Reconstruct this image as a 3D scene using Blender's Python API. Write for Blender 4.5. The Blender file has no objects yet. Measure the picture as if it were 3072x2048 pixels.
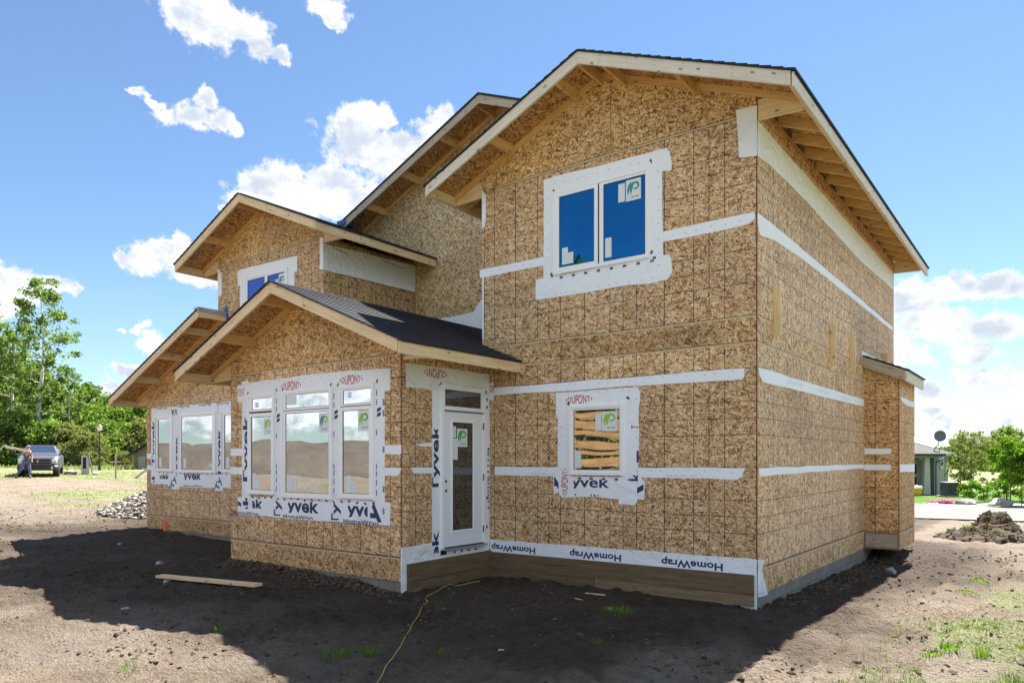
import bpy, bmesh, math, random
import numpy as np
from mathutils import Vector, Matrix, noise as mnoise
random.seed(7); rng = np.random.default_rng(7)
SC = bpy.context.scene
COL = SC.collection
R = math.radians
PI = math.pi

# ------------------------------------------------------------------ camera
cam_d = bpy.data.cameras.new('camera'); cam = bpy.data.objects.new('camera', cam_d); COL.objects.link(cam)
cam.location = (2.9175, -8.8208, 1.795)
cam.rotation_euler = (R(90), 0, R(36.985))
cam_d.sensor_width = 36; cam_d.lens = 25.507; cam_d.shift_y = 0.11627
cam_d.clip_start = .05; cam_d.clip_end = 4000
SC.camera = cam

# ------------------------------------------------------------------ light
SUN_EL = 57.5
SUN_S, SKY_S = 5.0, 0.047
sun_d = bpy.data.lights.new('sun', 'SUN'); sun = bpy.data.objects.new('sun', sun_d); COL.objects.link(sun)
sun_d.energy = SUN_S; sun_d.angle = R(.5); sun_d.color = (1, .955, .88)
sdir = Vector((-.03, .637, 1)).normalized()
sun.rotation_euler = sdir.to_track_quat('Z', 'Y').to_euler()
SC.view_settings.view_transform = 'Standard'; SC.view_settings.look = 'None'
SC.view_settings.exposure = 2.05; SC.view_settings.gamma = 1; SC.view_settings.use_curve_mapping = False
SC.render.engine = 'CYCLES'
SC.cycles.max_bounces = 8; SC.cycles.diffuse_bounces = 4; SC.cycles.glossy_bounces = 3; SC.cycles.transparent_max_bounces = 8
SC.cycles.use_denoising = True

class NT:
    """tiny helper for node trees"""
    def __init__(s, tree): s.t = tree; s.n = tree.nodes; s.l = tree.links
    def new(s, typ, **kw):
        nd = s.n.new(typ)
        for k, v in kw.items(): setattr(nd, k, v)
        return nd
    def link(s, a, b): s.l.new(a, b)
    def put(s, sock, v):
        if hasattr(v, 'is_output') or hasattr(v, 'links'): s.l.new(v, sock)
        else: sock.default_value = v
    def m(s, op, a, b=None, c=None, clamp=False):
        nd = s.n.new('ShaderNodeMath'); nd.operation = op; nd.use_clamp = clamp
        s.put(nd.inputs[0], a)
        if b is not None: s.put(nd.inputs[1], b)
        if c is not None: s.put(nd.inputs[2], c)
        return nd.outputs[0]
    def vm(s, op, a, b=None, out=0):
        nd = s.n.new('ShaderNodeVectorMath'); nd.operation = op
        s.put(nd.inputs[0], a)
        if b is not None: s.put(nd.inputs[1], b)
        return nd.outputs[out]
    def mix(s, f, a, b, blend='MIX'):
        nd = s.n.new('ShaderNodeMix'); nd.data_type = 'RGBA'; nd.blend_type = blend
        s.put(nd.inputs[0], f); s.put(nd.inputs[6], a); s.put(nd.inputs[7], b)
        return nd.outputs[2]
    def fmix(s, f, a, b):
        nd = s.n.new('ShaderNodeMix'); nd.data_type = 'FLOAT'
        s.put(nd.inputs[0], f); s.put(nd.inputs[2], a); s.put(nd.inputs[3], b)
        return nd.outputs[0]
    def noise(s, vec, scale, detail=4, rough=.55, out='Fac', dim='3D', dist=0):
        nd = s.n.new('ShaderNodeTexNoise'); nd.noise_dimensions = dim
        if vec is not None: s.put(nd.inputs['Vector'], vec)
        nd.inputs['Scale'].default_value = scale; nd.inputs['Detail'].default_value = detail
        nd.inputs['Roughness'].default_value = rough; nd.inputs['Distortion'].default_value = dist
        return nd.outputs[out]
    def ramp(s, f, stops, interp='LINEAR'):
        nd = s.n.new('ShaderNodeValToRGB'); cr = nd.color_ramp; cr.interpolation = interp
        while len(cr.elements) < len(stops): cr.elements.new(.5)
        for e, (p, c) in zip(cr.elements, stops):
            e.position = p; e.color = (c[0], c[1], c[2], 1) if not isinstance(c, (int, float)) else (c, c, c, 1)
        s.put(nd.inputs[0], f); return nd.outputs[0]
    def mapr(s, f, a, b, c=0, d=1, smooth=True):
        nd = s.n.new('ShaderNodeMapRange'); nd.interpolation_type = 'SMOOTHSTEP' if smooth else 'LINEAR'
        s.put(nd.inputs[0], f)
        for i, v in enumerate((a, b, c, d)): s.put(nd.inputs[i+1], v)
        return nd.outputs[0]
    def xyz(s, x, y, z=0):
        nd = s.n.new('ShaderNodeCombineXYZ')
        for i, v in enumerate((x, y, z)): s.put(nd.inputs[i], v)
        return nd.outputs[0]
    def sep(s, v):
        nd = s.n.new('ShaderNodeSeparateXYZ'); s.put(nd.inputs[0], v); return nd.outputs

# ------------------------------------------------------------------ world: sky with cumulus clouds placed by azimuth and elevation
W = bpy.data.worlds.new('World'); SC.world = W; W.use_nodes = True
w = NT(W.node_tree); w.n.clear()
sky = w.new('ShaderNodeTexSky'); sky.sky_type = 'NISHITA'; sky.sun_disc = False
sky.sun_elevation = R(SUN_EL); sky.sun_rotation = R(-2.7)
sky.altitude = 600; sky.air_density = 1.0; sky.dust_density = .1; sky.ozone_density = 3.0
gen = w.new('ShaderNodeTexCoord').outputs['Generated']
d3 = w.vm('NORMALIZE', gen)
dx, dy, dz = w.sep(d3)
az = w.m('ARCTAN2', dx, dy); el = w.m('ARCSINE', dz)
BL = [(-1.036,.512,.041),(-1.071,.512,.026),(-1.0,.512,.029),(-.978,.495,.021),(-.957,.489,.013),(-.884,.548,.02),(-.904,.552,.018),(-.879,.537,.012),(-1.124,.422,.009),(-1.108,.414,.011),(-1.089,.401,.017),(-1.061,.412,.022),(-1.046,.43,.014),(-1.028,.411,.02),(-1.01,.406,.013),(-.85,.401,.051),(-.836,.432,.025),(-.861,.423,.029),(-.818,.389,.039),(-.957,.344,.041),(-.984,.344,.03),(-.924,.337,.043),(-1.0,.324,.021),(-.879,.346,.048),(-1.015,.315,.014),(-.76,.424,.031),(-.736,.441,.021),(-.792,.4,.035),(-1.11,.241,.027),(-1.085,.254,.023),(-1.066,.235,.028),(-1.129,.24,.016),(-1.039,.226,.018),(-1.254,.196,.027),(-1.236,.185,.016),(-1.206,.203,.017),(-1.189,.2,.01),(-1.256,.174,.022),(-1.15,.093,.019),(-1.129,.11,.013),(-1.157,.076,.015),(-1.094,.144,.017),(-1.118,.16,.008),(-1.137,.154,.006),(-.139,.191,.04),(-.095,.203,.031),(-.06,.201,.027),(-.034,.193,.027),(-.117,.158,.042),(-.058,.148,.039),(-.139,.132,.03),(-.073,.122,.028),(-.126,.087,.023),(-.073,.094,.03),(-.038,.082,.024),(-.153,.099,.02),(-.117,.045,.028),(-.058,.049,.031),(-.13,.064,.02),(-.073,.024,.034),(-.038,.028,.031),
 (.1,.14,.07),(.25,.1,.09),(.6,.16,.1),(1.3,.2,.12),(2.5,.10,.1),(-1.6,.14,.08),(-1.9,.10,.09),(-2.1,.08,.07),(-2.6,.85,.27),(3.0,.62,.27),(2.4,.5,.28),(1.8,.5,.25),(1.45,.8,.22),(-1.9,.75,.2),(-2.3,.10,.09),(-2.5,.06,.08),(-2.0,.13,.05)]  # unseen clouds; the large high ones are added to fill the shaded walls
n1 = w.noise(d3, 9, 5, .6, 'Color')
n2 = w.noise(d3, 45, 4, .6, 'Color')
off1 = w.vm('MULTIPLY', w.vm('SUBTRACT', n1, (.5, .5, .5)), (.045, .06, 0))
off2 = w.vm('MULTIPLY', w.vm('SUBTRACT', n2, (.5, .5, .5)), (.042, .05, 0))
p2 = w.vm('ADD', w.vm('ADD', w.xyz(az, w.m('MULTIPLY', el, 1.6), 0), off1), off2)
acc = None
for (a, e, r) in BL:
    if -.2 < a < 0: r *= .80
    d = w.vm('DISTANCE', p2, (a, e*1.6, 0), out=1)
    v = w.m('MULTIPLY_ADD', d, -1/(r*1.38), 1.0)
    acc = v if acc is None else w.m('MAXIMUM', acc, v)
fb = w.m('ADD', w.m('MULTIPLY', w.noise(d3, 24, 9, .62), .7), w.m('MULTIPLY', w.noise(w.vm('MULTIPLY', d3, (1, 1, 1.3)), 85, 6, .65), .3))
dens = w.m('ADD', w.m('MINIMUM', acc, .62), w.m('MULTIPLY', w.m('SUBTRACT', fb, .5), 2.6))
mask = w.mapr(dens, .0, .46)
shade = w.m('ADD', w.noise(w.vm('ADD', w.vm('MULTIPLY', d3, (1, 1, 1.8)), (0, 0, .02)), 13, 7, .62), w.m('MULTIPLY', w.m('SUBTRACT', fb, .5), -.5))
thick = w.mapr(acc, .2, .75)
sh = w.m('MULTIPLY', w.mapr(shade, .42, .62), thick)
fl = w.mapr(dy, .15, -.5, 1, 2.1)      # boosts the added clouds opposite the sun, extra fill for the shaded walls
ccol = w.vm('SCALE', w.mix(sh, (5.5, 5.55, 5.6, 1), (3.55, 3.95, 4.6, 1)), None) if False else w.mix(sh, (5.5, 5.55, 5.6, 1), (3.55, 3.95, 4.6, 1))
_sc = w.new('ShaderNodeVectorMath'); _sc.operation = 'SCALE'; w.link(ccol, _sc.inputs[0]); w.link(fl, _sc.inputs['Scale']); ccol = _sc.outputs[0]
# thin veil of cloud towards the horizon
veil = w.m('MULTIPLY', w.mapr(el, .30, .0), w.mapr(w.noise(w.vm('MULTIPLY', d3, (1, 1, 4)), 5, 6, .6), .3, .75))
skc = w.mix(1.0, sky.outputs[0], (.88, .94, .975, 1), 'MULTIPLY')
base = w.mix(w.m('MULTIPLY', veil, .36), skc, (3.6, 4.3, 5.1, 1))
col = w.mix(mask, base, ccol)
bg = w.new('ShaderNodeBackground'); w.link(col, bg.inputs[0]); bg.inputs[1].default_value = SKY_S
wo = w.new('ShaderNodeOutputWorld'); w.link(bg.outputs[0], wo.inputs[0])
W.cycles.sampling_method = 'MANUAL'; W.cycles.sample_map_resolution = 512

# ------------------------------------------------------------------ materials
MATS = {}
def mat(name):
    m = bpy.data.materials.new(name); m.use_nodes = True
    nt = NT(m.node_tree); b = nt.n['Principled BSDF']
    MATS[name] = m
    return m, nt, b
def plain(name, col, rough=.6, metal=0, bump=0, bscale=40, spec=.5, var=.0, vscale=6):
    m, nt, b = mat(name)
    tc = nt.new('ShaderNodeTexCoord').outputs['Object']
    b.inputs['Roughness'].default_value = rough; b.inputs['Metallic'].default_value = metal
    b.inputs['Specular IOR Level'].default_value = spec
    c = (*col, 1)
    if var:
        f = nt.noise(tc, vscale, 5)
        nt.link(nt.mix(f, (col[0]*(1-var), col[1]*(1-var), col[2]*(1-var), 1), (min(1, col[0]*(1+var)), min(1, col[1]*(1+var)), min(1, col[2]*(1+var)), 1)), b.inputs['Base Color'])
    else: b.inputs['Base Color'].default_value = c
    if bump:
        bn = nt.new('ShaderNodeBump'); bn.inputs['Strength'].default_value = 1; bn.inputs['Distance'].default_value = bump
        nt.link(nt.noise(tc, bscale, 5), bn.inputs['Height']); nt.link(bn.outputs[0], b.inputs['Normal'])
    return m

def osb(name, grid, tint=(1, 1, 1), dark=1.0, ang0=0, scale=1.0, contrast=1.0):
    m, nt, b = mat(name)
    uv = nt.new('ShaderNodeUVMap'); uv.uv_map = 'UVMap'; uv = uv.outputs[0]
    wn = nt.noise(uv, 5, 2, .5, 'Color', '2D')
    uvw = nt.vm('ADD', uv, nt.vm('MULTIPLY', nt.vm('SUBTRACT', wn, (.5, .5, .5)), (.014, .014, 0)))
    best = tone = None
    for i, (a, L, T) in enumerate(((4, 11, 62), (36, 13, 70), (-34, 12, 66), (74, 15, 80), (-68, 14, 74), (17, 8, 44))):
        mp = nt.new('ShaderNodeMapping'); mp.vector_type = 'POINT'
        nt.link(uvw, mp.inputs[0]); mp.inputs['Location'].default_value = (i*3.7, i*1.9, 0); mp.inputs['Rotation'].default_value = (0, 0, R(a+ang0)); 
        sc = nt.vm('MULTIPLY', mp.outputs[0], (L*scale*1.45, T*scale*1.15, 1))
        v = nt.new('ShaderNodeTexVoronoi'); v.voronoi_dimensions = '2D'; v.feature = 'F1'; v.inputs['Scale'].default_value = 1; v.inputs['Randomness'].default_value = 1
        nt.link(sc, v.inputs['Vector'])
        cr, cg, cb = nt.sep(v.outputs['Color'])
        # strand edge falls off in tone
        tn = nt.m('SUBTRACT', cg, nt.m('MULTIPLY', nt.mapr(v.outputs['Distance'], .4, .85), .16))
        if best is None: best, tone = cr, tn
        else:
            g = nt.m('GREATER_THAN', cr, best)
            tone = nt.fmix(g, tone, tn); best = nt.m('MAXIMUM', best, cr)
    wnz = nt.new('ShaderNodeTexWhiteNoise'); wnz.noise_dimensions = '2D'
    uu, vv_, _ = nt.sep(uv); nt.link(nt.xyz(nt.m('FLOOR', nt.m('DIVIDE', uu, 2.4384)), nt.m('FLOOR', nt.m('DIVIDE', vv_, 1.2192))), wnz.inputs['Vector'])
    fine = nt.noise(uv, 160, 3, .6, dim='2D')
    tone = nt.m('ADD', tone, nt.m('MULTIPLY', nt.m('SUBTRACT', fine, .5), .35))
    tone = nt.m('ADD', nt.m('MULTIPLY', nt.m('SUBTRACT', tone, .5), contrast), .5)
    c = nt.ramp(tone, [(-0.0, (.19, .085, .028)), (.15, (.36, .19, .068)), (.33, (.60, .355, .148)), (.56, (.79, .52, .245)), (.80, (.92, .685, .395)), (1, (.98, .85, .63))])
    big = nt.noise(uv, .9, 3, .5, dim='2D')
    c = nt.mix(nt.mapr(big, .35, .7), c, nt.mix(1.0, c, (.86, .85, .86, 1), 'MULTIPLY'))
    c = nt.mix(1.0, c, nt.mix(wnz.outputs['Value'], (.82, .80, .78, 1), (1.0, 1.0, 1.0, 1)), 'MULTIPLY')
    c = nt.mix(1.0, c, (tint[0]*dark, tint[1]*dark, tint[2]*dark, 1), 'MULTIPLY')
    if grid:
        u, v_, _ = nt.sep(uv)
        tot = None
        for ax in (u, v_):
            fr = nt.m('FRACT', nt.m('DIVIDE', ax, 1.2192))
            for a in (0.0, 1/3, 1/2, 2/3, 1.0):
                k = nt.m('COMPARE', fr, a, .0050 if a in (0., 1.) else .0040)
                if ax is v_: k = nt.m('MULTIPLY', k, .8)
                tot = k if tot is None else nt.m('MAXIMUM', tot, k)
        nz = nt.mapr(nt.noise(uv, 7, 3, dim='2D'), .3, .55, .65, 1.0)
        c = nt.mix(nt.m('MULTIPLY', tot, nz), c, (.035, .025, .02, 1))
    nt.link(c, b.inputs['Base Color'])
    b.inputs['Roughness'].default_value = .62; b.inputs['Specular IOR Level'].default_value = .3
    bn = nt.new('ShaderNodeBump'); bn.inputs['Strength'].default_value = .5; bn.inputs['Distance'].default_value = .002
    nt.link(tone, bn.inputs['Height']); nt.link(bn.outputs[0], b.inputs['Normal'])
    return m
OSBG = osb('osb_printed_grid', True, tint=(.99, .96, 1.0))
OSBP = osb('osb_plain', False)
OSBB = osb('osb_rim_band', False, tint=(.86, .80, .76), ang0=8, scale=.8)
OSBS = osb('osb_side_panel', True, tint=(1.03, 1.02, 1.16), ang0=80)
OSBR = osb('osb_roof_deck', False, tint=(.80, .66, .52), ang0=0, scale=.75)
OSBW = osb('osb_weathered', False, tint=(.90, .95, 1.0), ang0=20, scale=.9)

def lumber(name, c0, c1, c2, knots=True, rough=.55):
    m, nt, b = mat(name)
    uv = nt.new('ShaderNodeUVMap'); uv.uv_map = 'UVMap'; uv = uv.outputs[0]
    oi = nt.new('ShaderNodeObjectInfo').outputs['Random']
    uvo = nt.vm('ADD', uv, nt.xyz(nt.m('MULTIPLY', oi, 31), nt.m('MULTIPLY', oi, 17), 0))
    g = nt.noise(nt.vm('MULTIPLY', uvo, (1.2, 16, 1)), 1.6, 5, .6, dim='2D', dist=.4)
    g2 = nt.noise(nt.vm('MULTIPLY', uvo, (2.5, 90, 1)), 1.5, 3, .6, dim='2D')
    f = nt.m('ADD', nt.m('MULTIPLY', g, .75), nt.m('MULTIPLY', g2, .3))
    c = nt.ramp(f, [(.25, c0), (.5, c1), (.75, c2)])
    big = nt.noise(uvo, 1.5, 2, .5, dim='2D')
    c = nt.mix(nt.mapr(big, .3, .7, 0, .5), c, nt.mix(1.0, c, (.86, .84, .82, 1), 'MULTIPLY'))
    if knots:
        v = nt.new('ShaderNodeTexVoronoi'); v.voronoi_dimensions = '2D'; v.inputs['Scale'].default_value = 1
        nt.link(nt.vm('MULTIPLY', uvo, (3.2, 7, 1)), v.inputs['Vector'])
        kr = nt.sep(v.outputs['Color'])[0]
        k = nt.m('MULTIPLY', nt.mapr(v.outputs['Distance'], .13, .06), nt.m('GREATER_THAN', kr, .45))
        c = nt.mix(nt.m('MULTIPLY', k, .75), c, (.16, .085, .035, 1))
    nt.link(c, b.inputs['Base Color']); b.inputs['Roughness'].default_value = rough; b.inputs['Specular IOR Level'].default_value = .3
    bn = nt.new('ShaderNodeBump'); bn.inputs['Distance'].default_value = .001; nt.link(f, bn.inputs['Height']); nt.link(bn.outputs[0], b.inputs['Normal'])
    return m
LUM = lumber('spruce_lumber', (.60, .40, .20), (.77, .57, .33), (.86, .69, .46))
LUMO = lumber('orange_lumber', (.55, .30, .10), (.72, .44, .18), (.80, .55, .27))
LUMG = lumber('weathered_lumber', (.30, .235, .17), (.43, .35, .265), (.52, .44, .35))
LUMW = lumber('bleached_fascia', (.58, .49, .38), (.70, .62, .51), (.77, .70, .60))
TREAT = lumber('treated_ledger', (.085, .056, .030), (.155, .105, .058), (.22, .155, .09))
TREAT2 = lumber('treated_ledger_brown', (.14, .09, .045), (.22, .155, .085), (.30, .215, .125))

def wrapmat(name, col, bump=.006, tr=0):
    m, nt, b = mat(name)
    uv = nt.new('ShaderNodeUVMap'); uv.uv_map = 'UVMap'; uv = uv.outputs[0]
    f = nt.noise(uv, 3.5, 4, .55, dim='2D', dist=1.2); f2 = nt.noise(uv, 26, 3, .6, dim='2D')
    b.inputs['Roughness'].default_value = .55; b.inputs['Specular IOR Level'].default_value = .22
    nt.link(nt.mix(f, (col[0]*.93, col[1]*.94, col[2]*.96, 1), (*col, 1)), b.inputs['Base Color'])
    bn = nt.new('ShaderNodeBump'); bn.inputs['Strength'].default_value = 1; bn.inputs['Distance'].default_value = bump
    nt.link(nt.m('ADD', f, nt.m('MULTIPLY', f2, .12)), bn.inputs['Height']); nt.link(bn.outputs[0], b.inputs['Normal'])
    return m
WRAP = wrapmat('white_house_wrap', (.90, .91, .94), .02)
WRAPC = wrapmat('creased_house_wrap', (.88, .88, .88), .05)
TAPE = wrapmat('white_seam_tape', (.90, .91, .95), .012)
VINYL = plain('white_vinyl', (.90, .90, .91), .32, var=.02)
NAVY = plain('navy_print', (.018, .035, .13), .6)
REDP = plain('red_print', (.50, .045, .05), .6)
BLACKP = plain('black_print', (.012, .012, .014), .6)
GREEN = plain('green_print', (.05, .42, .10), .5)
TEAL = plain('teal_print', (.05, .27, .27), .5)
LIME = plain('lime_print', (.33, .55, .06), .5)
STICK = plain('paper_sticker', (.72, .76, .76), .5)
SEAM = plain('pale_flashing_edge', (.62, .45, .26), .6, var=.15, vscale=3)
GAP = plain('dark_gap', (.02, .015, .01), .8)
REDED = plain('red_panel_edge', (.16, .035, .02), .7, var=.3, vscale=4)
CONC = plain('grey_concrete', (.30, .30, .29), .85, bump=.004, bscale=30, var=.25, vscale=3)
METAL = plain('grey_sheet_metal', (.42, .46, .50), .35, .6)
BLUEM = plain('blue_membrane', (.02, .10, .32), .6)
HINGE = plain('dark_hinge', (.02, .02, .022), .4, .5)
DARK = plain('dark_interior', (.03, .028, .025), .9)
ORANGE = plain('orange_ribbon', (.95, .13, .02), .5)
YEL = plain('yellow_cord', (.50, .38, .07), .45)

def glassmat(name, tint, base, fac, wavy=.0006, wsc=3.0):
    m, nt, b = mat(name)
    nt.n.remove(b)
    out = nt.n['Material Output']
    tc = nt.new('ShaderNodeTexCoord').outputs['Object']
    gl = nt.new('ShaderNodeBsdfGlossy'); gl.inputs['Color'].default_value = (*tint, 1); gl.inputs['Roughness'].default_value = .012
    df = nt.new('ShaderNodeBsdfDiffuse')
    f = nt.noise(tc, 1.3, 2)
    nt.link(nt.mix(f, (base[0]*.5, base[1]*.5, base[2]*.5, 1), (base[0]*1.5, base[1]*1.5, base[2]*1.5, 1)), df.inputs['Color'])
    bn = nt.new('ShaderNodeBump'); bn.inputs['Distance'].default_value = wavy*20
    nt.link(nt.noise(nt.vm('MULTIPLY', tc, (.35, .35, 1)), wsc, 1), bn.inputs['Height']); nt.link(bn.outputs[0], gl.inputs['Normal'])
    mx = nt.new('ShaderNodeMixShader'); mx.inputs[0].default_value = fac
    nt.link(df.outputs[0], mx.inputs[1]); nt.link(gl.outputs[0], mx.inputs[2]); nt.link(mx.outputs[0], out.inputs['Surface'])
    return m
GLU = glassmat('sky_tinted_blue_glass', (.035, .25, .50), (.008, .045, .09), .62, .0002)  # deep blue of the mirrored sky is put into the glass tint
GLV = glassmat('sky_tinted_violet_glass', (.17, .24, .60), (.05, .055, .14), .62, .0002)  # mirrored sky put into the tint here too, more violet
GLL = glassmat('window_glass', (.86, .90, .92), (.05, .055, .045), .5, .00022, 2.2)
GLD = glassmat('dark_door_glass', (.6, .62, .62), (.04, .042, .038), .22, .0004)

def shingle(name, c, rough=.62, row=.134, bw=.32):
    m, nt, b = mat(name)
    uv = nt.new('ShaderNodeUVMap'); uv.uv_map = 'UVMap'; u, v, _ = nt.sep(uv.outputs[0])
    br = nt.new('ShaderNodeTexBrick'); br.offset = .5; br.squash = 1
    nt.link(nt.xyz(v, u), br.inputs['Vector']); br.inputs['Scale'].default_value = 1
    br.inputs['Brick Width'].default_value = bw; br.inputs['Row Height'].default_value = row; br.inputs['Mortar Size'].default_value = .004
    br.inputs['Color1'].default_value = (c[0]*.6, c[1]*.6, c[2]*.65, 1); br.inputs['Color2'].default_value = (c[0]*1.5, c[1]*1.5, c[2]*1.5, 1); br.inputs['Mortar'].default_value = (.008, .008, .01, 1)
    tc = nt.new('ShaderNodeTexCoord').outputs['Object']
    g = nt.noise(tc, 320, 2)
    nt.link(nt.mix(.5, br.outputs[0], nt.mix(g, (c[0]*.5, c[1]*.5, c[2]*.5, 1), (c[0]*2, c[1]*2, c[2]*2, 1))), b.inputs['Base Color'])
    b.inputs['Roughness'].default_value = rough; b.inputs['Specular IOR Level'].default_value = .22
    bn = nt.new('ShaderNodeBump'); bn.inputs['Distance'].default_value = .002; nt.link(g, bn.inputs['Height']); nt.link(bn.outputs[0], b.inputs['Normal'])
    return m
SHING = shingle('black_asphalt_shingle', (.018, .022, .031), .55)
SHINGG = shingle('grey_asphalt_shingle', (.045, .047, .052), .8)

# ------------------------------------------------------------------ geometry helpers
def FR(y):
    f = lambda u, z, o=0.: (u, y-o, z); f.ax = 'y'; return f
def SD(x):
    f = lambda u, z, o=0.: (x+o, u, z); f.ax = 'x'; return f
class MB:
    def __init__(s): s.v = []; s.f = []; s.uv = []
    def add(s, vs, fs, uvs=None):
        n = len(s.v); s.v += [tuple(p) for p in vs]
        for i, f in enumerate(fs):
            s.f.append(tuple(n+k for k in f)); s.uv.append(uvs[i] if uvs else None)
        return s
    def box(s, a, b):
        x0, y0, z0 = (min(a[i], b[i]) for i in range(3)); x1, y1, z1 = (max(a[i], b[i]) for i in range(3))
        vs = [(x0,y0,z0),(x1,y0,z0),(x1,y1,z0),(x0,y1,z0),(x0,y0,z1),(x1,y0,z1),(x1,y1,z1),(x0,y1,z1)]
        return s.add(vs, [(0,3,2,1),(4,5,6,7),(0,1,5,4),(1,2,6,5),(2,3,7,6),(3,0,4,7)])
    def pbox(s, P, u0, u1, z0, z1, o0, o1): return s.box(P(u0, z0, o0), P(u1, z1, o1))
    def prism(s, P, pts, o0, o1):
        n = len(pts)
        vs = [P(u, z, o1) for u, z in pts] + [P(u, z, o0) for u, z in pts]
        fs = [tuple(range(n)), tuple(range(2*n-1, n-1, -1))] + [(i, i+n, (i+1) % n+n, (i+1) % n) for i in range(n)]
        return s.add(vs, fs)
    def ring(s, P, u0, u1, z0, z1, w, o0, o1):
        """rectangular frame"""
        s.pbox(P, u0, u0+w, z0, z1, o0, o1); s.pbox(P, u1-w, u1, z0, z1, o0, o1)
        s.pbox(P, u0+w, u1-w, z1-w, z1, o0, o1); s.pbox(P, u0+w, u1-w, z0, z0+w, o0, o1); return s
    def beam(s, p0, p1, w, h, up=(0, 0, 1), cut=None):
        """board from p0 to p1 (centre line), width w across, height h along up; grain runs along u"""
        p0 = Vector(p0); p1 = Vector(p1); d = (p1-p0); L = d.length; d.normalize()
        up = Vector(up); side = d.cross(up).normalized(); up = side.cross(d).normalized()
        a = side*w/2; b = up*h/2
        vs = [p0-a-b, p0+a-b, p0+a+b, p0-a+b, p1-a-b, p1+a-b, p1+a+b, p1-a+b]
        r = random.random()*9
        U = lambda wd, k: [(r, r+k), (r, r+k+wd), (r+L, r+k+wd), (r+L, r+k)]
        fs = [(0,1,5,4),(1,2,6,5),(2,3,7,6),(3,0,4,7),(0,3,2,1),(4,5,6,7)]
        uv = [U(w, 0), U(h, .3), U(w, .6), U(h, .9), [(r, r), (r, r+h), (r+w, r+h), (r+w, r)], [(r, r), (r+w, r), (r+w, r+h), (r, r+h)]]
        uv = [[(q[0][0], q[0][1]), (q[1][0], q[1][1]), (q[2][0], q[2][1]), (q[3][0], q[3][1])] for q in uv]
        return s.add(vs, fs, uv)
    def tube(s, pts, rad, n=8, cap=True):
        pts = [Vector(p) for p in pts]; rings = []
        rr = rad if isinstance(rad, (list, tuple)) else [rad]*len(pts)
        base = len(s.v)
        for i, p in enumerate(pts):
            t = (pts[min(i+1, len(pts)-1)]-pts[max(i-1, 0)]).normalized()
            a = t.cross(Vector((0, 0, 1)));
            if a.length < .05: a = t.cross(Vector((0, 1, 0)))
            a.normalize(); b = t.cross(a)
            for k in range(n):
                an = 2*PI*k/n; s.v.append(tuple(p+(a*math.cos(an)+b*math.sin(an))*rr[i]))
        for i in range(len(pts)-1):
            for k in range(n):
                q = (k+1) % n
                s.f.append((base+i*n+k, base+i*n+q, base+(i+1)*n+q, base+(i+1)*n+k)); s.uv.append(None)
        if cap:
            s.f.append(tuple(base+k for k in range(n))[::-1]); s.uv.append(None)
            s.f.append(tuple(base+(len(pts)-1)*n+k for k in range(n))); s.uv.append(None)
        return s
    def build(s, name, m, parent=None, smooth=False, bevel=0, uvoff=(0, 0), label=None, loc=None):
        me = bpy.data.meshes.new(name); me.from_pydata(s.v, [], s.f); 
        bm = bmesh.new(); bm.from_mesh(me)
        uvl = bm.loops.layers.uv.new('UVMap'); bm.faces.ensure_lookup_table()
        for f, uv in zip(bm.faces, s.uv):
            if uv:
                for lp, c in zip(f.loops, uv): lp[uvl].uv = c
            else:
                f.normal_update(); n = f.normal; ax = max(range(3), key=lambda i: abs(n[i]))
                for lp in f.loops:
                    c = lp.vert.co
                    q = (c.y, c.z) if ax == 0 else (c.x, c.z) if ax == 1 else (c.x, c.y)
                    lp[uvl].uv = (q[0]-uvoff[0], q[1]-uvoff[1])
        bmesh.ops.recalc_face_normals(bm, faces=bm.faces)
        if bevel: bmesh.ops.bevel(bm, geom=[e for e in bm.edges if len(e.link_faces) == 2 and e.calc_face_angle(0) > .6], offset=bevel, segments=1, affect='EDGES')
        if smooth:
            for f in bm.faces: f.smooth = True
        bm.to_mesh(me); bm.free(); me.materials.append(m)
        o = bpy.data.objects.new(name, me); COL.objects.link(o)
        if parent: o.parent = parent
        if label: o['label'] = label
        if loc is not None:
            me.transform(Matrix.Translation(-Vector(loc))); o.location = loc
        return o
def thing(name, label, cat, loc=(0, 0, 0), rz=0, group=None, kind=None):
    o = bpy.data.objects.new(name, None); COL.objects.link(o); o.location = loc; o.rotation_euler = (0, 0, rz); o.empty_display_size = .3
    return tag(o, label, cat, group, kind)
def tag(o, label=None, cat=None, group=None, kind=None):
    if label: o['label'] = label
    if cat: o['category'] = cat
    if group: o['group'] = group
    if kind: o['kind'] = kind
    return o
def copy_tree(o, parent=None):
    c = o.copy(); COL.objects.link(c); c.parent = parent
    for ch in list(o.children): copy_tree(ch, c)
    return c

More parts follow.
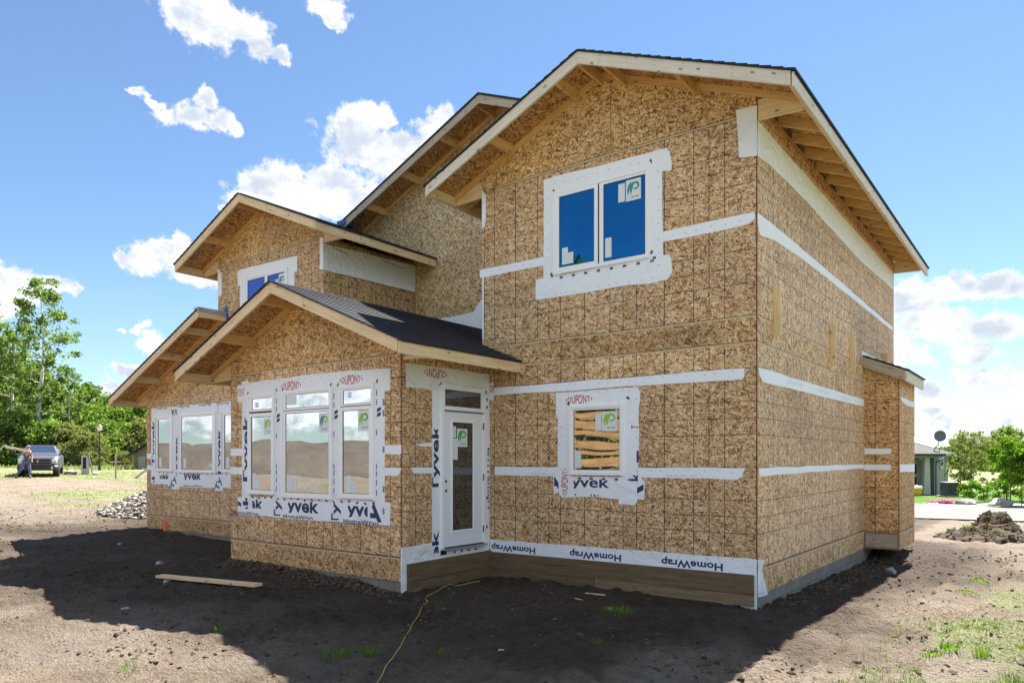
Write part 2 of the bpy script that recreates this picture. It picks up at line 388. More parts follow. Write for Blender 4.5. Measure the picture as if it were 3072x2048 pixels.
_tc = {}
def text_mesh(s, bold=.0):
    k = (s, bold)
    if k not in _tc:
        cu = bpy.data.curves.new('t', 'FONT'); cu.body = s; cu.size = 1; cu.offset = bold; cu.resolution_u = 3; cu.space_character = 1.02
        ob = bpy.data.objects.new('t', cu); COL.objects.link(ob)
        dg = bpy.context.evaluated_depsgraph_get(); me = bpy.data.meshes.new_from_object(ob.evaluated_get(dg))
        V = np.array([v.co[:2] for v in me.vertices]); F = [tuple(p.vertices) for p in me.polygons]
        bpy.data.objects.remove(ob); bpy.data.curves.remove(cu); bpy.data.meshes.remove(me)
        lo = V.min(0); hi = V.max(0); V = V-lo; _tc[k] = (V, F, hi-lo)
    return _tc[k]
def text(P, s, c, w, h, rot, o, m, parent, clip=None, bold=.02, oval=False, name='lettering', flip=False):
    """flat printed lettering centred on c=(u,z); w, h = size along and across the line; rot in degrees; clip = (u0,u1,z0,z1)"""
    V, F, sz = text_mesh(s, bold)
    X = (V[:, 0]/sz[0]-.5); Y = (V[:, 1]/sz[1]-.5)
    if oval: Y = Y*(1-.50*(2*X)**2)
    X = X*w; Y = Y*h
    a = R(rot); U = X*math.cos(a)-Y*math.sin(a)+c[0]; Z = X*math.sin(a)+Y*math.cos(a)+c[1]
    bm = bmesh.new(); vs = [bm.verts.new((u, z, 0)) for u, z in zip(U, Z)]
    for f in F:
        try: bm.faces.new([vs[i] for i in f])
        except ValueError: pass
    if oval:   # the two pointed marks at the ends of the oval
        for sg in (-1, 1):
            q = [(sg*w*.60, 0), (sg*w*.535, h*.20), (sg*w*.545, 0), (sg*w*.535, -h*.20)]
            q = [bm.verts.new((x*math.cos(a)-y*math.sin(a)+c[0], x*math.sin(a)+y*math.cos(a)+c[1], 0)) for x, y in q]
            bm.faces.new(q)
    if clip:
        for co, no in (((clip[0], 0, 0), (-1, 0, 0)), ((clip[1], 0, 0), (1, 0, 0)), ((0, clip[2], 0), (0, -1, 0)), ((0, clip[3], 0), (0, 1, 0))):
            bmesh.ops.bisect_plane(bm, geom=bm.verts[:]+bm.edges[:]+bm.faces[:], plane_co=co, plane_no=no, clear_outer=True)
    for v in bm.verts: v.co = P(v.co.x, v.co.y, o)
    me = bpy.data.meshes.new(name); bm.to_mesh(me); bm.free(); me.materials.append(m)
    ob = bpy.data.objects.new(name, me); COL.objects.link(ob); ob.parent = parent
    return ob
_build = MB.build
def build_uvf(mb, name, m, parent, uvf, **kw):
    for i, f in enumerate(mb.f):
        if mb.uv[i] is None: mb.uv[i] = [uvf(Vector(mb.v[k])) for k in f]
    return mb.build(name, m, parent, **kw)
def jag(pts, amp=.006, step=.12):
    out = []
    for i, a in enumerate(pts):
        b = pts[(i+1) % len(pts)]; L = math.hypot(b[0]-a[0], b[1]-a[1]); n = max(1, int(L/step)); out.append(a)
        nx, nz = (-(b[1]-a[1])/max(L, 1e-6), (b[0]-a[0])/max(L, 1e-6)); ph = random.random()*6
        for k in range(1, n):
            t = k/n; d = amp*(math.sin(ph+t*L*4)*.6+random.uniform(-1, 1)*.5)
            out.append((a[0]+(b[0]-a[0])*t+nx*d, a[1]+(b[1]-a[1])*t+nz*d))
    return out
def sheet(P, pts, o, m, name, parent, j=.006, th=.0016, label=None):
    q = jag(pts, j) if j else pts
    return MB().prism(P, q, o-th, o).build(name, m, parent, label=label)

# ================================================================== THE HOUSE
HOUSE = thing('unfinished_house', 'unfinished two storey house with bare strand board walls and white wrap around its windows', 'house')
PI_ = .4167; ZE = 6.045; ZL = 3.28
B0, B1z, B2z, B3z, B4z = .153, .473, 3.245, 3.565, 6.03
YP = lambda u, z, o=0.: (u, o, z)

# --- foundation
fm, fnt, fb_ = mat('concrete_foundation')
_tc0 = fnt.new('ShaderNodeTexCoord').outputs['Object']
_n = fnt.noise(_tc0, 3, 6, .65); _n2 = fnt.noise(fnt.vm('MULTIPLY', _tc0, (3, 3, .5)), 4, 4)
_br = fnt.new('ShaderNodeTexBrick'); _x, _y, _z = fnt.sep(_tc0); fnt.link(fnt.xyz(fnt.m('ADD', _x, _y), _z), _br.inputs['Vector'])
_br.inputs['Scale'].default_value = 1; _br.inputs['Brick Width'].default_value = .31; _br.inputs['Row Height'].default_value = 3; _br.inputs['Mortar Size'].default_value = .006; _br.offset = 0
_br.inputs['Color1'].default_value = (1, 1, 1, 1); _br.inputs['Color2'].default_value = (.86, .86, .86, 1); _br.inputs['Mortar'].default_value = (.45, .45, .45, 1)
_c = fnt.mix(fnt.m('ADD', fnt.m('MULTIPLY', _n, .6), fnt.m('MULTIPLY', _n2, .4)), (.13, .112, .088, 1), (.36, .325, .27, 1))
fnt.link(fnt.mix(1.0, _c, _br.outputs[0], 'MULTIPLY'), fb_.inputs['Base Color']); fb_.inputs['Roughness'].default_value = .9
f = MB()
f.box((-11.79, .02, -.8), (-.012, 8.98, B0)); f.box((-14.918, .02, -.8), (-11.80, 8.98, B0-.001)); f.box((-8.248, -1.865, -.8), (-4.18, .01, B0-.001))
f.build('foundation', fm, HOUSE)

# --- walls
def wallbands(P, u0, u1, bands, base_name='wall_panel', t=.12, g=OSBG, rim=OSBB, uvo=(0, 0)):
    for (z0, z1, kind) in bands:
        m = {'g': g, 'r': rim, 'p': OSBP}[kind]
        zo = .49 if z0 < 1 else 3.565
        MB().pbox(P, u0, u1, z0, z1, -t, 0).build(base_name if kind != 'r' else 'rim_panel', m, HOUSE, uvoff=(uvo[0], zo) if kind == 'g' else (random.random()*3, random.random()))
LOW = [(B0, B1z, 'r'), (B1z, B2z, 'g')]; UP = [(B2z, B3z, 'r'), (B3z, B4z, 'g')]
wallbands(FR(0), -4.168, 0, LOW); wallbands(FR(0), -4.31, 0, UP)
wallbands(SD(0), .12, 9.0, LOW+UP, g=OSBS, rim=osb('osb_side_rim', False, tint=(.98, .95, .95), ang0=75, scale=.8))
wallbands(FR(-1.88), -8.26, -4.168, LOW, uvo=(-5.007, 0))
wallbands(SD(-4.168), -1.76, 0, [(B0, B1z, 'r'), (B1z, 3.40, 'g')], uvo=(.0, 0))
wallbands(FR(0), -14.93, -8.26, LOW, uvo=(-14.163, 0))
wallbands(FR(0), -11.79, -8.19, UP, uvo=(-11.4, 0))
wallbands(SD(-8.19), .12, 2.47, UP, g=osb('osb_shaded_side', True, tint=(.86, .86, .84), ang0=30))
wr = MB().pbox(FR(2.47), -8.31, -4.20, 3.2, B4z, -.12, 0); wr.build('wall_panel', OSBW, HOUSE)
bk = MB()
bk.box((-11.79, 9.0, B0), (0, 9.12, B4z)); bk.box((-14.93, 8.88, B0), (-11.79, 9.0, B2z)); bk.box((-14.93, .12, B0), (-14.81, 8.88, B2z))
bk.box((-11.79, .12, B2z), (-11.67, 9.0, B4z)); bk.box((-4.31, .12, 3.3), (-4.20, 2.47, B4z)); bk.box((-8.26, -1.76, B0), (-8.14, 0, 3.3))
bk.build('back_wall', OSBP, HOUSE)
# attic infill so that no daylight comes through the roof void
# gable panels
def gable_panel(y, x0, x1, xr, zr_fn, zb, m, name='gable_panel', off=(0, 0)):
    pts = [(x0, zb), (x1, zb), (x1, zr_fn(x1)-.016), (xr, zr_fn(xr)-.016), (x0, zr_fn(x0)-.016)]
    return MB().prism(FR(y), pts, -.10, 0).build(name, m, HOUSE, uvoff=off)
def two(xe_l, xe_r, ze):
    return lambda x: ze+min(x-xe_l, xe_r-x)*PI_
g1 = two(-4.92, .61, ZE); g3 = two(-12.40, -7.58, ZE); gr = two(-12.40, .61, ZE); g4 = two(-8.87, -3.558, ZL)
g5 = lambda x: ZL+(x+15.5)*PI_
OSBP2 = osb('osb_gable', False, tint=(1.0, .93, .80), ang0=-4, scale=.85)
gable_panel(0, -4.31, 0, -2.155, g1, B4z, OSBP2)
gable_panel(0, -11.79, -8.19, -9.99, g3, B4z, OSBP2, off=(2, 1))
gable_panel(2.47, -11.79, 0, -5.895, gr, B4z, OSBW, off=(1, 2))
gable_panel(-1.88, -8.26, -4.168, -6.214, g4, B2z, OSBP2, off=(3, 0))
MB().prism(FR(0), [(-14.93, B2z), (-8.27, B2z), (-8.27, 3.5), (-11.45, 4.9), (-11.5, g5(-11.5)-.016), (-14.93, g5(-14.93)-.016)], -.08, .003).build('gable_panel', OSBP2, HOUSE)
MB().prism(FR(9.12), [(-11.79, B4z), (0, B4z), (0, gr(0)-.02), (-5.895, gr(-5.895)-.02), (-11.79, gr(-11.79)-.02)], 0, .1).build('gable_panel', OSBP, HOUSE)

# --- seam edges between sheets
def seam(P, u0, u1, z, o=.003):
    MB().pbox(P, u0, u1, z-.022, z, 0, o).build('seam_edge', SEAM, HOUSE)
    MB().pbox(P, u0, u1, z, z+.008, 0, .0015).build('seam_gap', GAP, HOUSE)
seam(FR(0), -4.05, -.006, B4z); seam(FR(0), -3.53, -.006, B2z); seam(FR(0), -4.3, -.006, B3z, .0016)
seam(SD(0), .01, 9, B2z); seam(SD(0), .01, 9, B3z, .0016); seam(SD(0), .38, 9, B1z, .006)
seam(FR(-1.88), -8.2, -4.3, B2z); seam(FR(-1.88), -8.25, -4.19, B1z, .0016); seam(FR(0), -14.8, -8.27, B1z, .003); seam(FR(0), -14.7, -8.9, B2z, .006)
seam(FR(0), -11.6, -8.3, B4z); seam(FR(2.47), -7.5, -4.32, B4z, .0016)
for P, u, z0, z1 in ((FR(0), -.007, .6, 6.2), (FR(-1.88), -4.175, .3, 3.3), (FR(6.05), .585, .17, 3.3)):
    MB().pbox(P, u-.007, u+.0075, z0, z1, 0, .003).build('panel_edge', REDED, HOUSE)
for u, z0, z1 in ((-2.02, 6.05, 7.05), (-4.03, 6.05, 6.25)):
    MB().pbox(FR(0), u-.003, u+.003, z0, z1, 0, .0014).build('seam_gap', GAP, HOUSE)
nl = MB()     # nail and staple marks on the gables
for (P, xs, z0, z1) in ((FR(0), (-3.0, -2.78, -2.58, -2.37, -1.35, -1.55, -.95, -.55), 6.15, 6.9), (FR(-1.88), (-6.9, -6.2, -5.5), 3.3, 3.9), (FR(0), (-10.8, -10, -9.2), 6.1, 6.6)):
    for x in xs:
        z = z0+random.random()*.1
        while z < z1:
            nl.pbox(P, x-.006, x+.006, z, z+.035, 0, .0015); z += random.uniform(.13, .2)
nl.build('nail_marks', GAP, HOUSE)['kind'] = 'stuff'

# --- roofs
def sawpts(xe, xr, pf, sg):
    """profile of overlapping shingle courses from the eave xe to xr; pf is the deck height"""
    n = max(1, int(round(abs(xe-xr)/.134))); pts = []
    for k in range(n):
        a = xe+(xr-xe)*k/n; b = xe+(xr-xe)*(k+1)/n
        pts += [(a, pf(a)+.032), (b, pf(b)+.018)]
    return pts
def slope(root, pf, xe, xr, y0, y1, over=.022, m=SHING, front=True):
    sg = 1 if xe > xr else -1
    xo = xe+sg*.025
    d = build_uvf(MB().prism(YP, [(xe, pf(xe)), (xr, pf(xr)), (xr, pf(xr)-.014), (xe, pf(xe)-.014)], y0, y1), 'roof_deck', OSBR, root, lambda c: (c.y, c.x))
    ya = y0-(.038+over if front else 0)
    pts = sawpts(xo, xr, pf, sg)+[(xr, pf(xr)+.002), (xo, pf(xo)+.002)]
    MB().prism(YP, pts, ya, y1).build('shingles', m, d)
    return d
def rake(parent, pf, xe, xr, y, h=.160, m=LUM, joint=0):
    nh = MB(); L = abs(xr-xe); k = 0; q = .05
    while q < L:
        x = xe+(xr-xe)*q/L
        for dz in (.035, .085, .125)[:random.choice((2, 3))]: nh.box((x-.004, y-.0395, pf(x)-dz-.004), (x+.004, y-.0375, pf(x)-dz+.004))
        q += random.choice((.02, .38, .42, .6))
    nh.build('nail_heads', GAP, parent)['kind'] = 'stuff'
    c = math.hypot(1, PI_)
    sg = 1 if xr > xe else -1
    return build_uvf(MB().prism(YP, [(xe, pf(xe)-.002), (xr, pf(xr)-.002), (xr, pf(xr)-h), (xe, pf(xe)-h)], y-.038, y), 'fascia_board', m, parent,
              lambda q: (q.x*c+y, q.z-sg*PI_*q.x+q.y))
def eave(parent, pf, xe, y0, y1, h=.160, m=LUM, inner=True):
    sg = 1 if pf(xe-.1) > pf(xe) else -1
    MB().beam((xe-sg*.010, y0, pf(xe)-h/2-.004), (xe-sg*.010, y1, pf(xe)-h/2-.004), .020, h-.004).build('eave_fascia', m, parent)
    if inner: MB().beam((xe-sg*.040, y0+.04, pf(xe)-h/2+.006), (xe-sg*.040, y1, pf(xe)-h/2+.006), .038, h-.02).build('sub_fascia', LUM, parent)
def subrake(parent, pf, xa, xb, yw):
    c = math.hypot(1, PI_); sg = 1 if xb > xa else -1
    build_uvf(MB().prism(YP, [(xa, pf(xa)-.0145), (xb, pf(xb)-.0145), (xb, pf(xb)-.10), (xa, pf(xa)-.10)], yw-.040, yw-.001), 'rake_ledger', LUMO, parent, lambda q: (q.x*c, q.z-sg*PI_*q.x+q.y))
def lookout(parent, pf, x, y0, y1, h=.142, m=None):
    s = PI_*.019
    a = -1 if pf(x+.05) < pf(x) else 1
    build_uvf(MB().prism(YP, [(x-.019, pf(x-.019)-.0145), (x+.019, pf(x+.019)-.0145), (x+.019, pf(x)-.0145-h), (x-.019, pf(x)-.0145-h)], y0, y1), 'lookout', m or LUMO, parent, lambda q: (q.y, q.z+q.x))
def ret_board(parent, xw, sg, ze, y, m=LUM):
    dz = ze-ZE
    pts = [(xw+sg*u, z+dz) for u, z in ((.004, 5.925), (.004, 6.17), (.225, 6.165), (.47, 6.075), (.532, 6.04), (.532, 5.905))]
    MB().prism(FR(y), pts, -.045, -.007).build('return_board', m, parent)
def tails(parent, pf, xe, xw, ys, h=.13):
    for y in ys:
        sg = 1 if xe > xw else -1
        a = xe-sg*.060
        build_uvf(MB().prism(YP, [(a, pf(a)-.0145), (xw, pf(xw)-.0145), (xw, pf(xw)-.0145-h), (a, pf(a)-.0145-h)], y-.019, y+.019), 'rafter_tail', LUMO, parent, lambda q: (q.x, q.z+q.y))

YF = -.61
# main right gable
rf = slope(HOUSE, g1, .61, -2.155, YF, 1.84)
rl = slope(HOUSE, g1, -4.92, -2.155, YF, 2.465)
rake(rf, g1, .575, -2.1565, YF, m=LUMW); rake(rl, g1, -4.90, -2.1545, YF, m=LUMW)
eave(rf, g1, .61, YF-.038, 9.62, m=LUMW); eave(rl, g1, -4.92, YF-.036, 2.40, m=LUMW)
subrake(rf, g1, .5, -2.15, 0); subrake(rl, g1, -4.85, -2.16, 0)
for x in (-1.80, -.80): lookout(rf, g1, x, YF, -.001)
for x in (-2.53, -3.68): lookout(rl, g1, x, YF, -.001)
lookout(rf, g1, -2.155, YF, -.001, .17)
ret_board(rf, 0, 1, ZE, 0); ret_board(rl, -4.31, -1, ZE, 0)
tails(rf, g1, .61, 0, [.22+.61*k for k in range(15)]); tails(rl, g1, -4.92, -4.31, [.3+.61*k for k in range(4)])
for k in range(15): MB().pbox(SD(0), .02+.61*k, .02+.61*k+.595, 5.995, 6.175, 0, .012).build('heel_board', OSBR, rf)
# back main roof
bf = slope(HOUSE, gr, .61, -5.895, 1.86, 9.6, front=False); bl = slope(HOUSE, gr, -12.40, -5.895, 1.86, 9.6, front=False)
rake(bf, gr, -2.2, -5.8965, 1.86, m=LUMG); rake(bl, gr, -10.0, -5.8945, 1.86, m=LUMG)
MB().prism(YP, [(-2.16, gr(-2.16)+.03), (-5.895, gr(-5.895)+.036), (-5.895, gr(-5.895)+.002), (-2.16, gr(-2.16)+.002)], 1.80, 1.86).build('shingles', SHING, bf)
MB().prism(YP, [(-9.99, gr(-9.99)+.03), (-5.895, gr(-5.895)+.036), (-5.895, gr(-5.895)+.002), (-9.99, gr(-9.99)+.002)], 1.80, 1.86).build('shingles', SHING, bl)
subrake(bf, gr, -2.4, -5.89, 2.47); subrake(bl, gr, -10.2, -5.9, 2.47)
for x in (-4.8, -3.7): lookout(bf, gr, x, 1.86, 2.465)
for x in (-5.98, -6.92, -8.03, -9.10): lookout(bl, gr, x, 1.86, 2.465)
MB().box((-9.98, 1.79, 7.03), (-9.72, 2.05, 7.14)).build('membrane_patch', BLUEM, bl)
ret_board(bf, 0, 1, ZE, 9.05); eave(bl, gr, -12.40, 1.9, 9.62)
# left upper gable
lr = slope(HOUSE, g3, -7.58, -9.99, YF, 2.465); ll = slope(HOUSE, g3, -12.40, -9.99, YF, 1.84)
rake(lr, g3, -7.615, -9.9885, YF); rake(ll, g3, -12.38, -9.9915, YF)
eave(lr, g3, -7.58, YF-.038, 2.45); eave(ll, g3, -12.40, YF-.036, 1.9)
subrake(lr, g3, -7.7, -9.98, 0); subrake(ll, g3, -12.3, -10.0, 0)
for x in (-9.0,): lookout(lr, g3, x, YF, -.001)
for x in (-10.12, -11.28): lookout(ll, g3, x, YF, -.001)
ret_board(lr, -8.19, 1, ZE, 0); ret_board(ll, -11.79, -1, ZE, 0)
tails(lr, g3, -7.58, -8.19, (.3, .91, 1.52, 2.13)); tails(ll, g3, -12.40, -11.79, (.3, .91, 1.52))
# lower gable in front of the triple window
h1 = slope(HOUSE, g4, -4.32, -6.214, -2.49, 2.46); h2 = slope(HOUSE, g4, -3.558, -4.3215, -2.49, -.003)
k1 = slope(HOUSE, g4, -8.18, -6.214, -2.49, 2.46); k2 = slope(HOUSE, g4, -8.87, -8.1815, -2.49, -.003)
rake(h1, g4, -3.593, -6.2155, -2.49); rake(k1, g4, -8.85, -6.2125, -2.49)
eave(h2, g4, -3.558, -2.528, -.004); eave(k2, g4, -8.87, -2.526, -.01)
subrake(h1, g4, -3.7, -6.21, -1.88); subrake(k1, g4, -8.8, -6.22, -1.88)
lookout(h1, g4, -5.38, -2.49, -1.881)
for x in (-6.50, -7.60): lookout(k1, g4, x, -2.49, -1.881)
ret_board(h2, -4.168, 1, ZL, -1.88); ret_board(k2, -8.26, -1, ZL, -1.88)
tails(h2, g4, -3.558, -4.16, (-1.3, -.7, -.1)); tails(k2, g4, -8.87, -8.26, (-1.5, -.9))
# leftmost lean-to
m1 = slope(HOUSE, g5, -15.5, -11.46, YF, -.003); m2 = slope(HOUSE, g5, -15.5, -11.80, 0, 9.3, front=False)
rake(m1, g5, -15.48, -11.47, YF); eave(m1, g5, -15.5, YF-.036, 9.3)
subrake(m1, g5, -15.4, -11.5, 0)
for x in (-12.12, -13.21, -14.30): lookout(m1, g5, x, YF, -.001, m=LUM)
ret_board(m1, -14.93, -1, ZL, 0)
zt = g5(-11.46)
MB().beam((-11.462, YF-.038, zt-.095), (-11.462, -.004, zt-.095), .02, .14).build('eave_fascia', LUM, m1)
MB().box((-11.60, YF-.06, zt+.005), (-11.43, 0.0, zt+.045)).box((-11.448, YF-.062, zt-.035), (-11.43, -.002, zt+.006)).build('metal_flashing', METAL, m1)
MB().prism(FR(0), [(-11.62, 4.98), (-11.44, 5.16), (-11.36, 4.84), (-11.44, 4.80)], .001, .012).build('membrane_patch', BLUEM, m1)
tails(m1, g5, -15.5, -14.93, (.3, .9))

def staples(P, pts, o, parent, seed=1):
    r_ = random.Random(seed); g = MB()
    for (u0, z0, u1, z1) in pts:
        L = math.hypot(u1-u0, z1-z0); n = max(2, int(L/.17))
        for k in range(n):
            t = (k+r_.uniform(.2, .8))/n; u = u0+(u1-u0)*t+r_.uniform(-.015, .015); z = z0+(z1-z0)*t+r_.uniform(-.015, .015)
            g.pbox(P, u-.007, u+.007, z-.004, z+.004, o-.001, o+.0012)
    g.build('staple_marks', SMALL_, parent)['kind'] = 'stuff'
SMALL_ = plain('staple_dark', (.12, .12, .14), .5)
# --- fireplace bump on the side wall
BX = .592
b1 = MB(); b1.box((0, 6.05, B0), (BX, 7.80, B1z)); b1.build('bump_out', osb('osb_bump_rim', False, tint=(.95, .92, .9), ang0=70), HOUSE)
bumpm = osb('osb_bump', True, tint=(.95, .82, .68), ang0=0, scale=.9)
MB().box((0, 6.05, B1z), (BX, 7.80, 3.265)).build('bump_out', bumpm, HOUSE, uvoff=(.19, .49))
MB().prism(FR(6.05), [(.0, 3.265), (BX, 3.265), (BX, 3.34), (0, 3.60)], -1.75, 0).build('bump_out', OSBP2, HOUSE)
seam(FR(6.05), .004, BX-.01, 3.27, .004); seam(SD(BX), 6.06, 7.8, 3.12, .002); seam(SD(BX), 6.06, 7.8, B1z, .006)
pb = lambda x: 3.425+(.742-x)*.43
bd = build_uvf(MB().prism(YP, [(.742, pb(.742)), (.0, pb(0)), (0, pb(0)-.014), (.742, pb(.742)-.014)], 5.94, 7.92), 'bump_roof', OSBR, HOUSE, lambda c: (c.y, c.x))
MB().prism(YP, sawpts(.77, 0, pb, 1)+[(0, pb(0)+.002), (.77, pb(.77)+.002)], 5.90, 7.95).build('shingles', SHING, bd)
build_uvf(MB().prism(YP, [(.705, pb(.705)-.015), (0, pb(0)-.015), (0, pb(0)-.20), (.705, pb(.705)-.20)], 5.905, 5.94), 'fascia_board', LUMG, bd, lambda q: (q.x*1.09, q.z+.43*q.x))
MB().beam((.722, 5.905, pb(.742)-.105), (.722, 7.92, pb(.742)-.105), .038, .185).build('eave_fascia', LUMW, bd)
sheet(FR(6.05), [(.03, .20), (.57, .195), (.57, .43), (.03, .45)], .012, LUMG, 'blocking_board', HOUSE, 0, .011)
e = MB(); e.ring(FR(6.05), .004, .590, .158, .47, .026, 0, .016); e.build('blocking_frame', TREAT2, HOUSE)
# scrap boards nailed to the side wall
for (y0, z0, y1, z1) in ((.62, 4.03, .655, 3.40), (3.50, 3.975, 3.53, 3.36), (4.88, 3.97, 4.91, 3.35), (7.90, 4.03, 7.93, 3.5)):
    MB().beam((.0455, y0, z0), (.0455, y1, z1), .042, .089, up=(1, 0, 0)).build('nailed_scrap_board', LUM, HOUSE)
for x in ((-3.19, -3.45), ):
    pass

# --- windows
def window(P, u0, u1, z0, z1, panes, gl, label, sashes=(), stickers=True):
    """panes = glass rectangles; sashes = extra raised frames around some of them"""
    fr = MB(); n = .025
    # outer casing built as strips round every pane
    us = sorted({u0, u1}); 
    fr.ring(P, u0, u1, z0, z1, .045, 0, .034)
    fo = fr.build('window', VINYL, HOUSE, bevel=.003, label=label)
    body = MB()
    # mullion body between the casing and the panes
    body.pbox(P, u0+.045, u1-.045, z0+.045, z1-.045, 0, .006); body.build('window_back', GAP, fo)
    xs = sorted(panes, key=lambda p: (p[0], p[2]))
    for i, (a, b, c, d) in enumerate(panes):
        g = gl
        MB().pbox(P, a, b, c, d, .007, .012).build('pane', g, fo)
        # gasket line
        MB().ring(P, a-.006, b+.006, c-.006, d+.006, .008, .007, .016).build('gasket', GAP, fo)
    return fo
def sash(P, fo, u0, u1, z0, z1, g, prof=.024, name='sash'):
    """sash frame filling the space between the rectangle and the pane g"""
    a, b, c, d = g; a -= .004; b += .004; c -= .004; d += .004
    s = MB(); s.pbox(P, u0, a, z0, z1, .006, prof); s.pbox(P, b, u1, z0, z1, .006, prof); s.pbox(P, a, b, d, z1, .006, prof); s.pbox(P, a, b, z0, c, .006, prof)
    s.build(name, VINYL, fo, bevel=.003)
def line(P, fo, u0, u1, z0, z1, o):
    MB().ring(P, u0, u1, z0, z1, .005, .004, o).build('sash_gap', GAP, fo)
def logo(P, c, w, h, o, parent, m1, m2, back=True, ang=0):
    """paper maker's label: two slanted bars and a hooked bowl in green, small word below"""
    u, z = c
    if back: sheet(P, [(u-w/2, z-h/2), (u+w/2, z-h/2), (u+w/2, z+h/2), (u-w/2, z+h/2)], o, STICK, 'sticker', parent, 0, .001)
    s = w*.9
    def poly(pts, m): MB().prism(P, [(u+x*s, z+.06*h+y*s) for x, y in pts], o, o+.0012).build('sticker_print', m, parent)
    def stripe(x0, m):
        poly([(x0, -.05), (x0+.06, -.42 if x0 < -.25 else -.30), (x0+.13, -.22), (x0+.22, .08), (x0+.36, .42), (x0+.20, .42), (x0+.06, .20)], m)
    stripe(-.46, m1); stripe(-.26, m1)
    poly([(-.02, .30), (.08, .42), (.28, .42), (.42, .30), (.45, .10), (.30, -.08), (.02, -.10), (-.02, .0), (.22, .02), (.30, .12), (.27, .26), (.12, .30)], m2)
    text(P, 'Ply Gem', (u+w*.12, z-h*.34), w*.52, h*.085, 0, o+.0012, BLACKP, parent, name='sticker_print')
FAINT = plain('faint_spacer', (.17, .16, .14), .5)
def slips(P, parent, rects, o=.0135):
    for (a, b, c, d) in rects: MB().pbox(P, a, b, c, d, o-.001, o).build('sticker', FAINT if (b-a) > .25 else STICK, parent)

F0 = FR(0); F4 = FR(-1.88); D = SD(-4.168)
# upper right window
wu = window(F0, -2.965, -1.425, 4.49, 5.70, [(-2.852, -2.273, 4.587, 5.60), (-2.122, -1.493, 4.556, 5.615)], GLU, 'upper two-light window with glass tinted like deep blue mirrored sky')
sash(F0, wu, -2.925, -2.205, 4.527, 5.667, (-2.852, -2.273, 4.587, 5.60), .030); sash(F0, wu, -2.195, -1.47, 4.525, 5.665, (-2.122, -1.493, 4.556, 5.615), .020)
line(F0, wu, -2.928, -2.202, 4.523, 5.671, .029)
logo(F0, (-1.665, 5.45), .225, .285, .014, wu, TEAL, TEAL); slips(F0, wu, [(-1.895, -1.792, 5.32, 5.57), (-2.81, -2.71, 4.62, 4.86), (-2.71, -2.62, 4.62, 4.78), (-2.10, -2.0, 4.60, 4.87)])
# small window
ws = window(F0, -2.69, -1.81, 1.59, 2.578, [(-2.608, -1.88, 1.67, 2.503)], GLL, 'small square window beside the corner, timber reflected in it')
sash(F0, ws, -2.65, -1.85, 1.63, 2.54, (-2.608, -1.88, 1.67, 2.503), .022); line(F0, ws, -2.652, -1.848, 1.628, 2.542, .024)
logo(F0, (-2.03, 2.34), .235, .27, .014, ws, LIME, LIME); slips(F0, ws, [(-2.255, -2.16, 2.21, 2.45), (-2.60, -2.49, 1.69, 1.93)])
# triple window
def light(P, root_args, panes, **k): return window(P, *root_args, panes, GLL, k.get('label'))
w1 = window(F4, -7.735, -7.02, 1.25, 2.885, [(-7.621, -7.058-.03, 2.625, 2.80), (-7.639, -7.098, 1.325, 2.501)], GLL, 'left light of the triple window')
sash(F4, w1, -7.69, -7.06, 2.59, 2.845, (-7.621, -7.088, 2.625, 2.80), .022); sash(F4, w1, -7.70, -7.05, 1.27, 2.565, (-7.639, -7.098, 1.325, 2.501), .028); line(F4, w1, -7.705, -7.045, 1.265, 2.57, .027)
w2 = window(F4, -6.83, -5.60, 1.22, 2.885, [(-6.716, -5.685, 2.615, 2.81), (-6.72, -5.688, 1.305, 2.525)], GLL, 'wide middle light of the triple window')
sash(F4, w2, -6.785, -5.645, 2.575, 2.85, (-6.716, -5.685, 2.615, 2.81), .022); sash(F4, w2, -6.785, -5.645, 1.265, 2.565, (-6.72, -5.688, 1.305, 2.525), .022)
w3 = window(F4, -5.455, -4.71, 1.25, 2.885, [(-5.356, -4.775, 2.612, 2.808), (-5.364, -4.805, 1.328, 2.510)], GLL, 'right light of the triple window')
sash(F4, w3, -5.41, -4.75, 2.58, 2.85, (-5.356, -4.775, 2.612, 2.808), .022); sash(F4, w3, -5.43, -4.735, 1.27, 2.57, (-5.364, -4.805, 1.328, 2.510), .028); line(F4, w3, -5.435, -4.73, 1.265, 2.575, .027)
logo(F4, (-4.925, 2.36), .235, .29, .014, w3, LIME, GREEN); logo(F4, (-5.80, 2.36), .22, .29, .014, w2, TEAL, LIME); logo(F4, (-7.20, 2.345), .20, .26, .014, w1, LIME, LIME)
slips(F4, w1, [(-7.62, -7.51, 1.35, 1.59), (-7.51, -7.41, 1.35, 1.50), (-7.54, -7.45, 2.66, 2.74)])
slips(F4, w2, [(-6.68, -6.57, 1.32, 1.56), (-6.555, -6.45, 1.33, 1.57), (-6.70, -6.46, 2.66, 2.80), (-6.24, -6.18, 1.33, 1.42), (-5.98, -5.92, 1.33, 1.42)])
slips(F4, w3, [(-5.30, -5.19, 1.34, 1.58), (-5.18, -5.07, 1.34, 1.50), (-5.26, -5.19, 2.70, 2.78)])
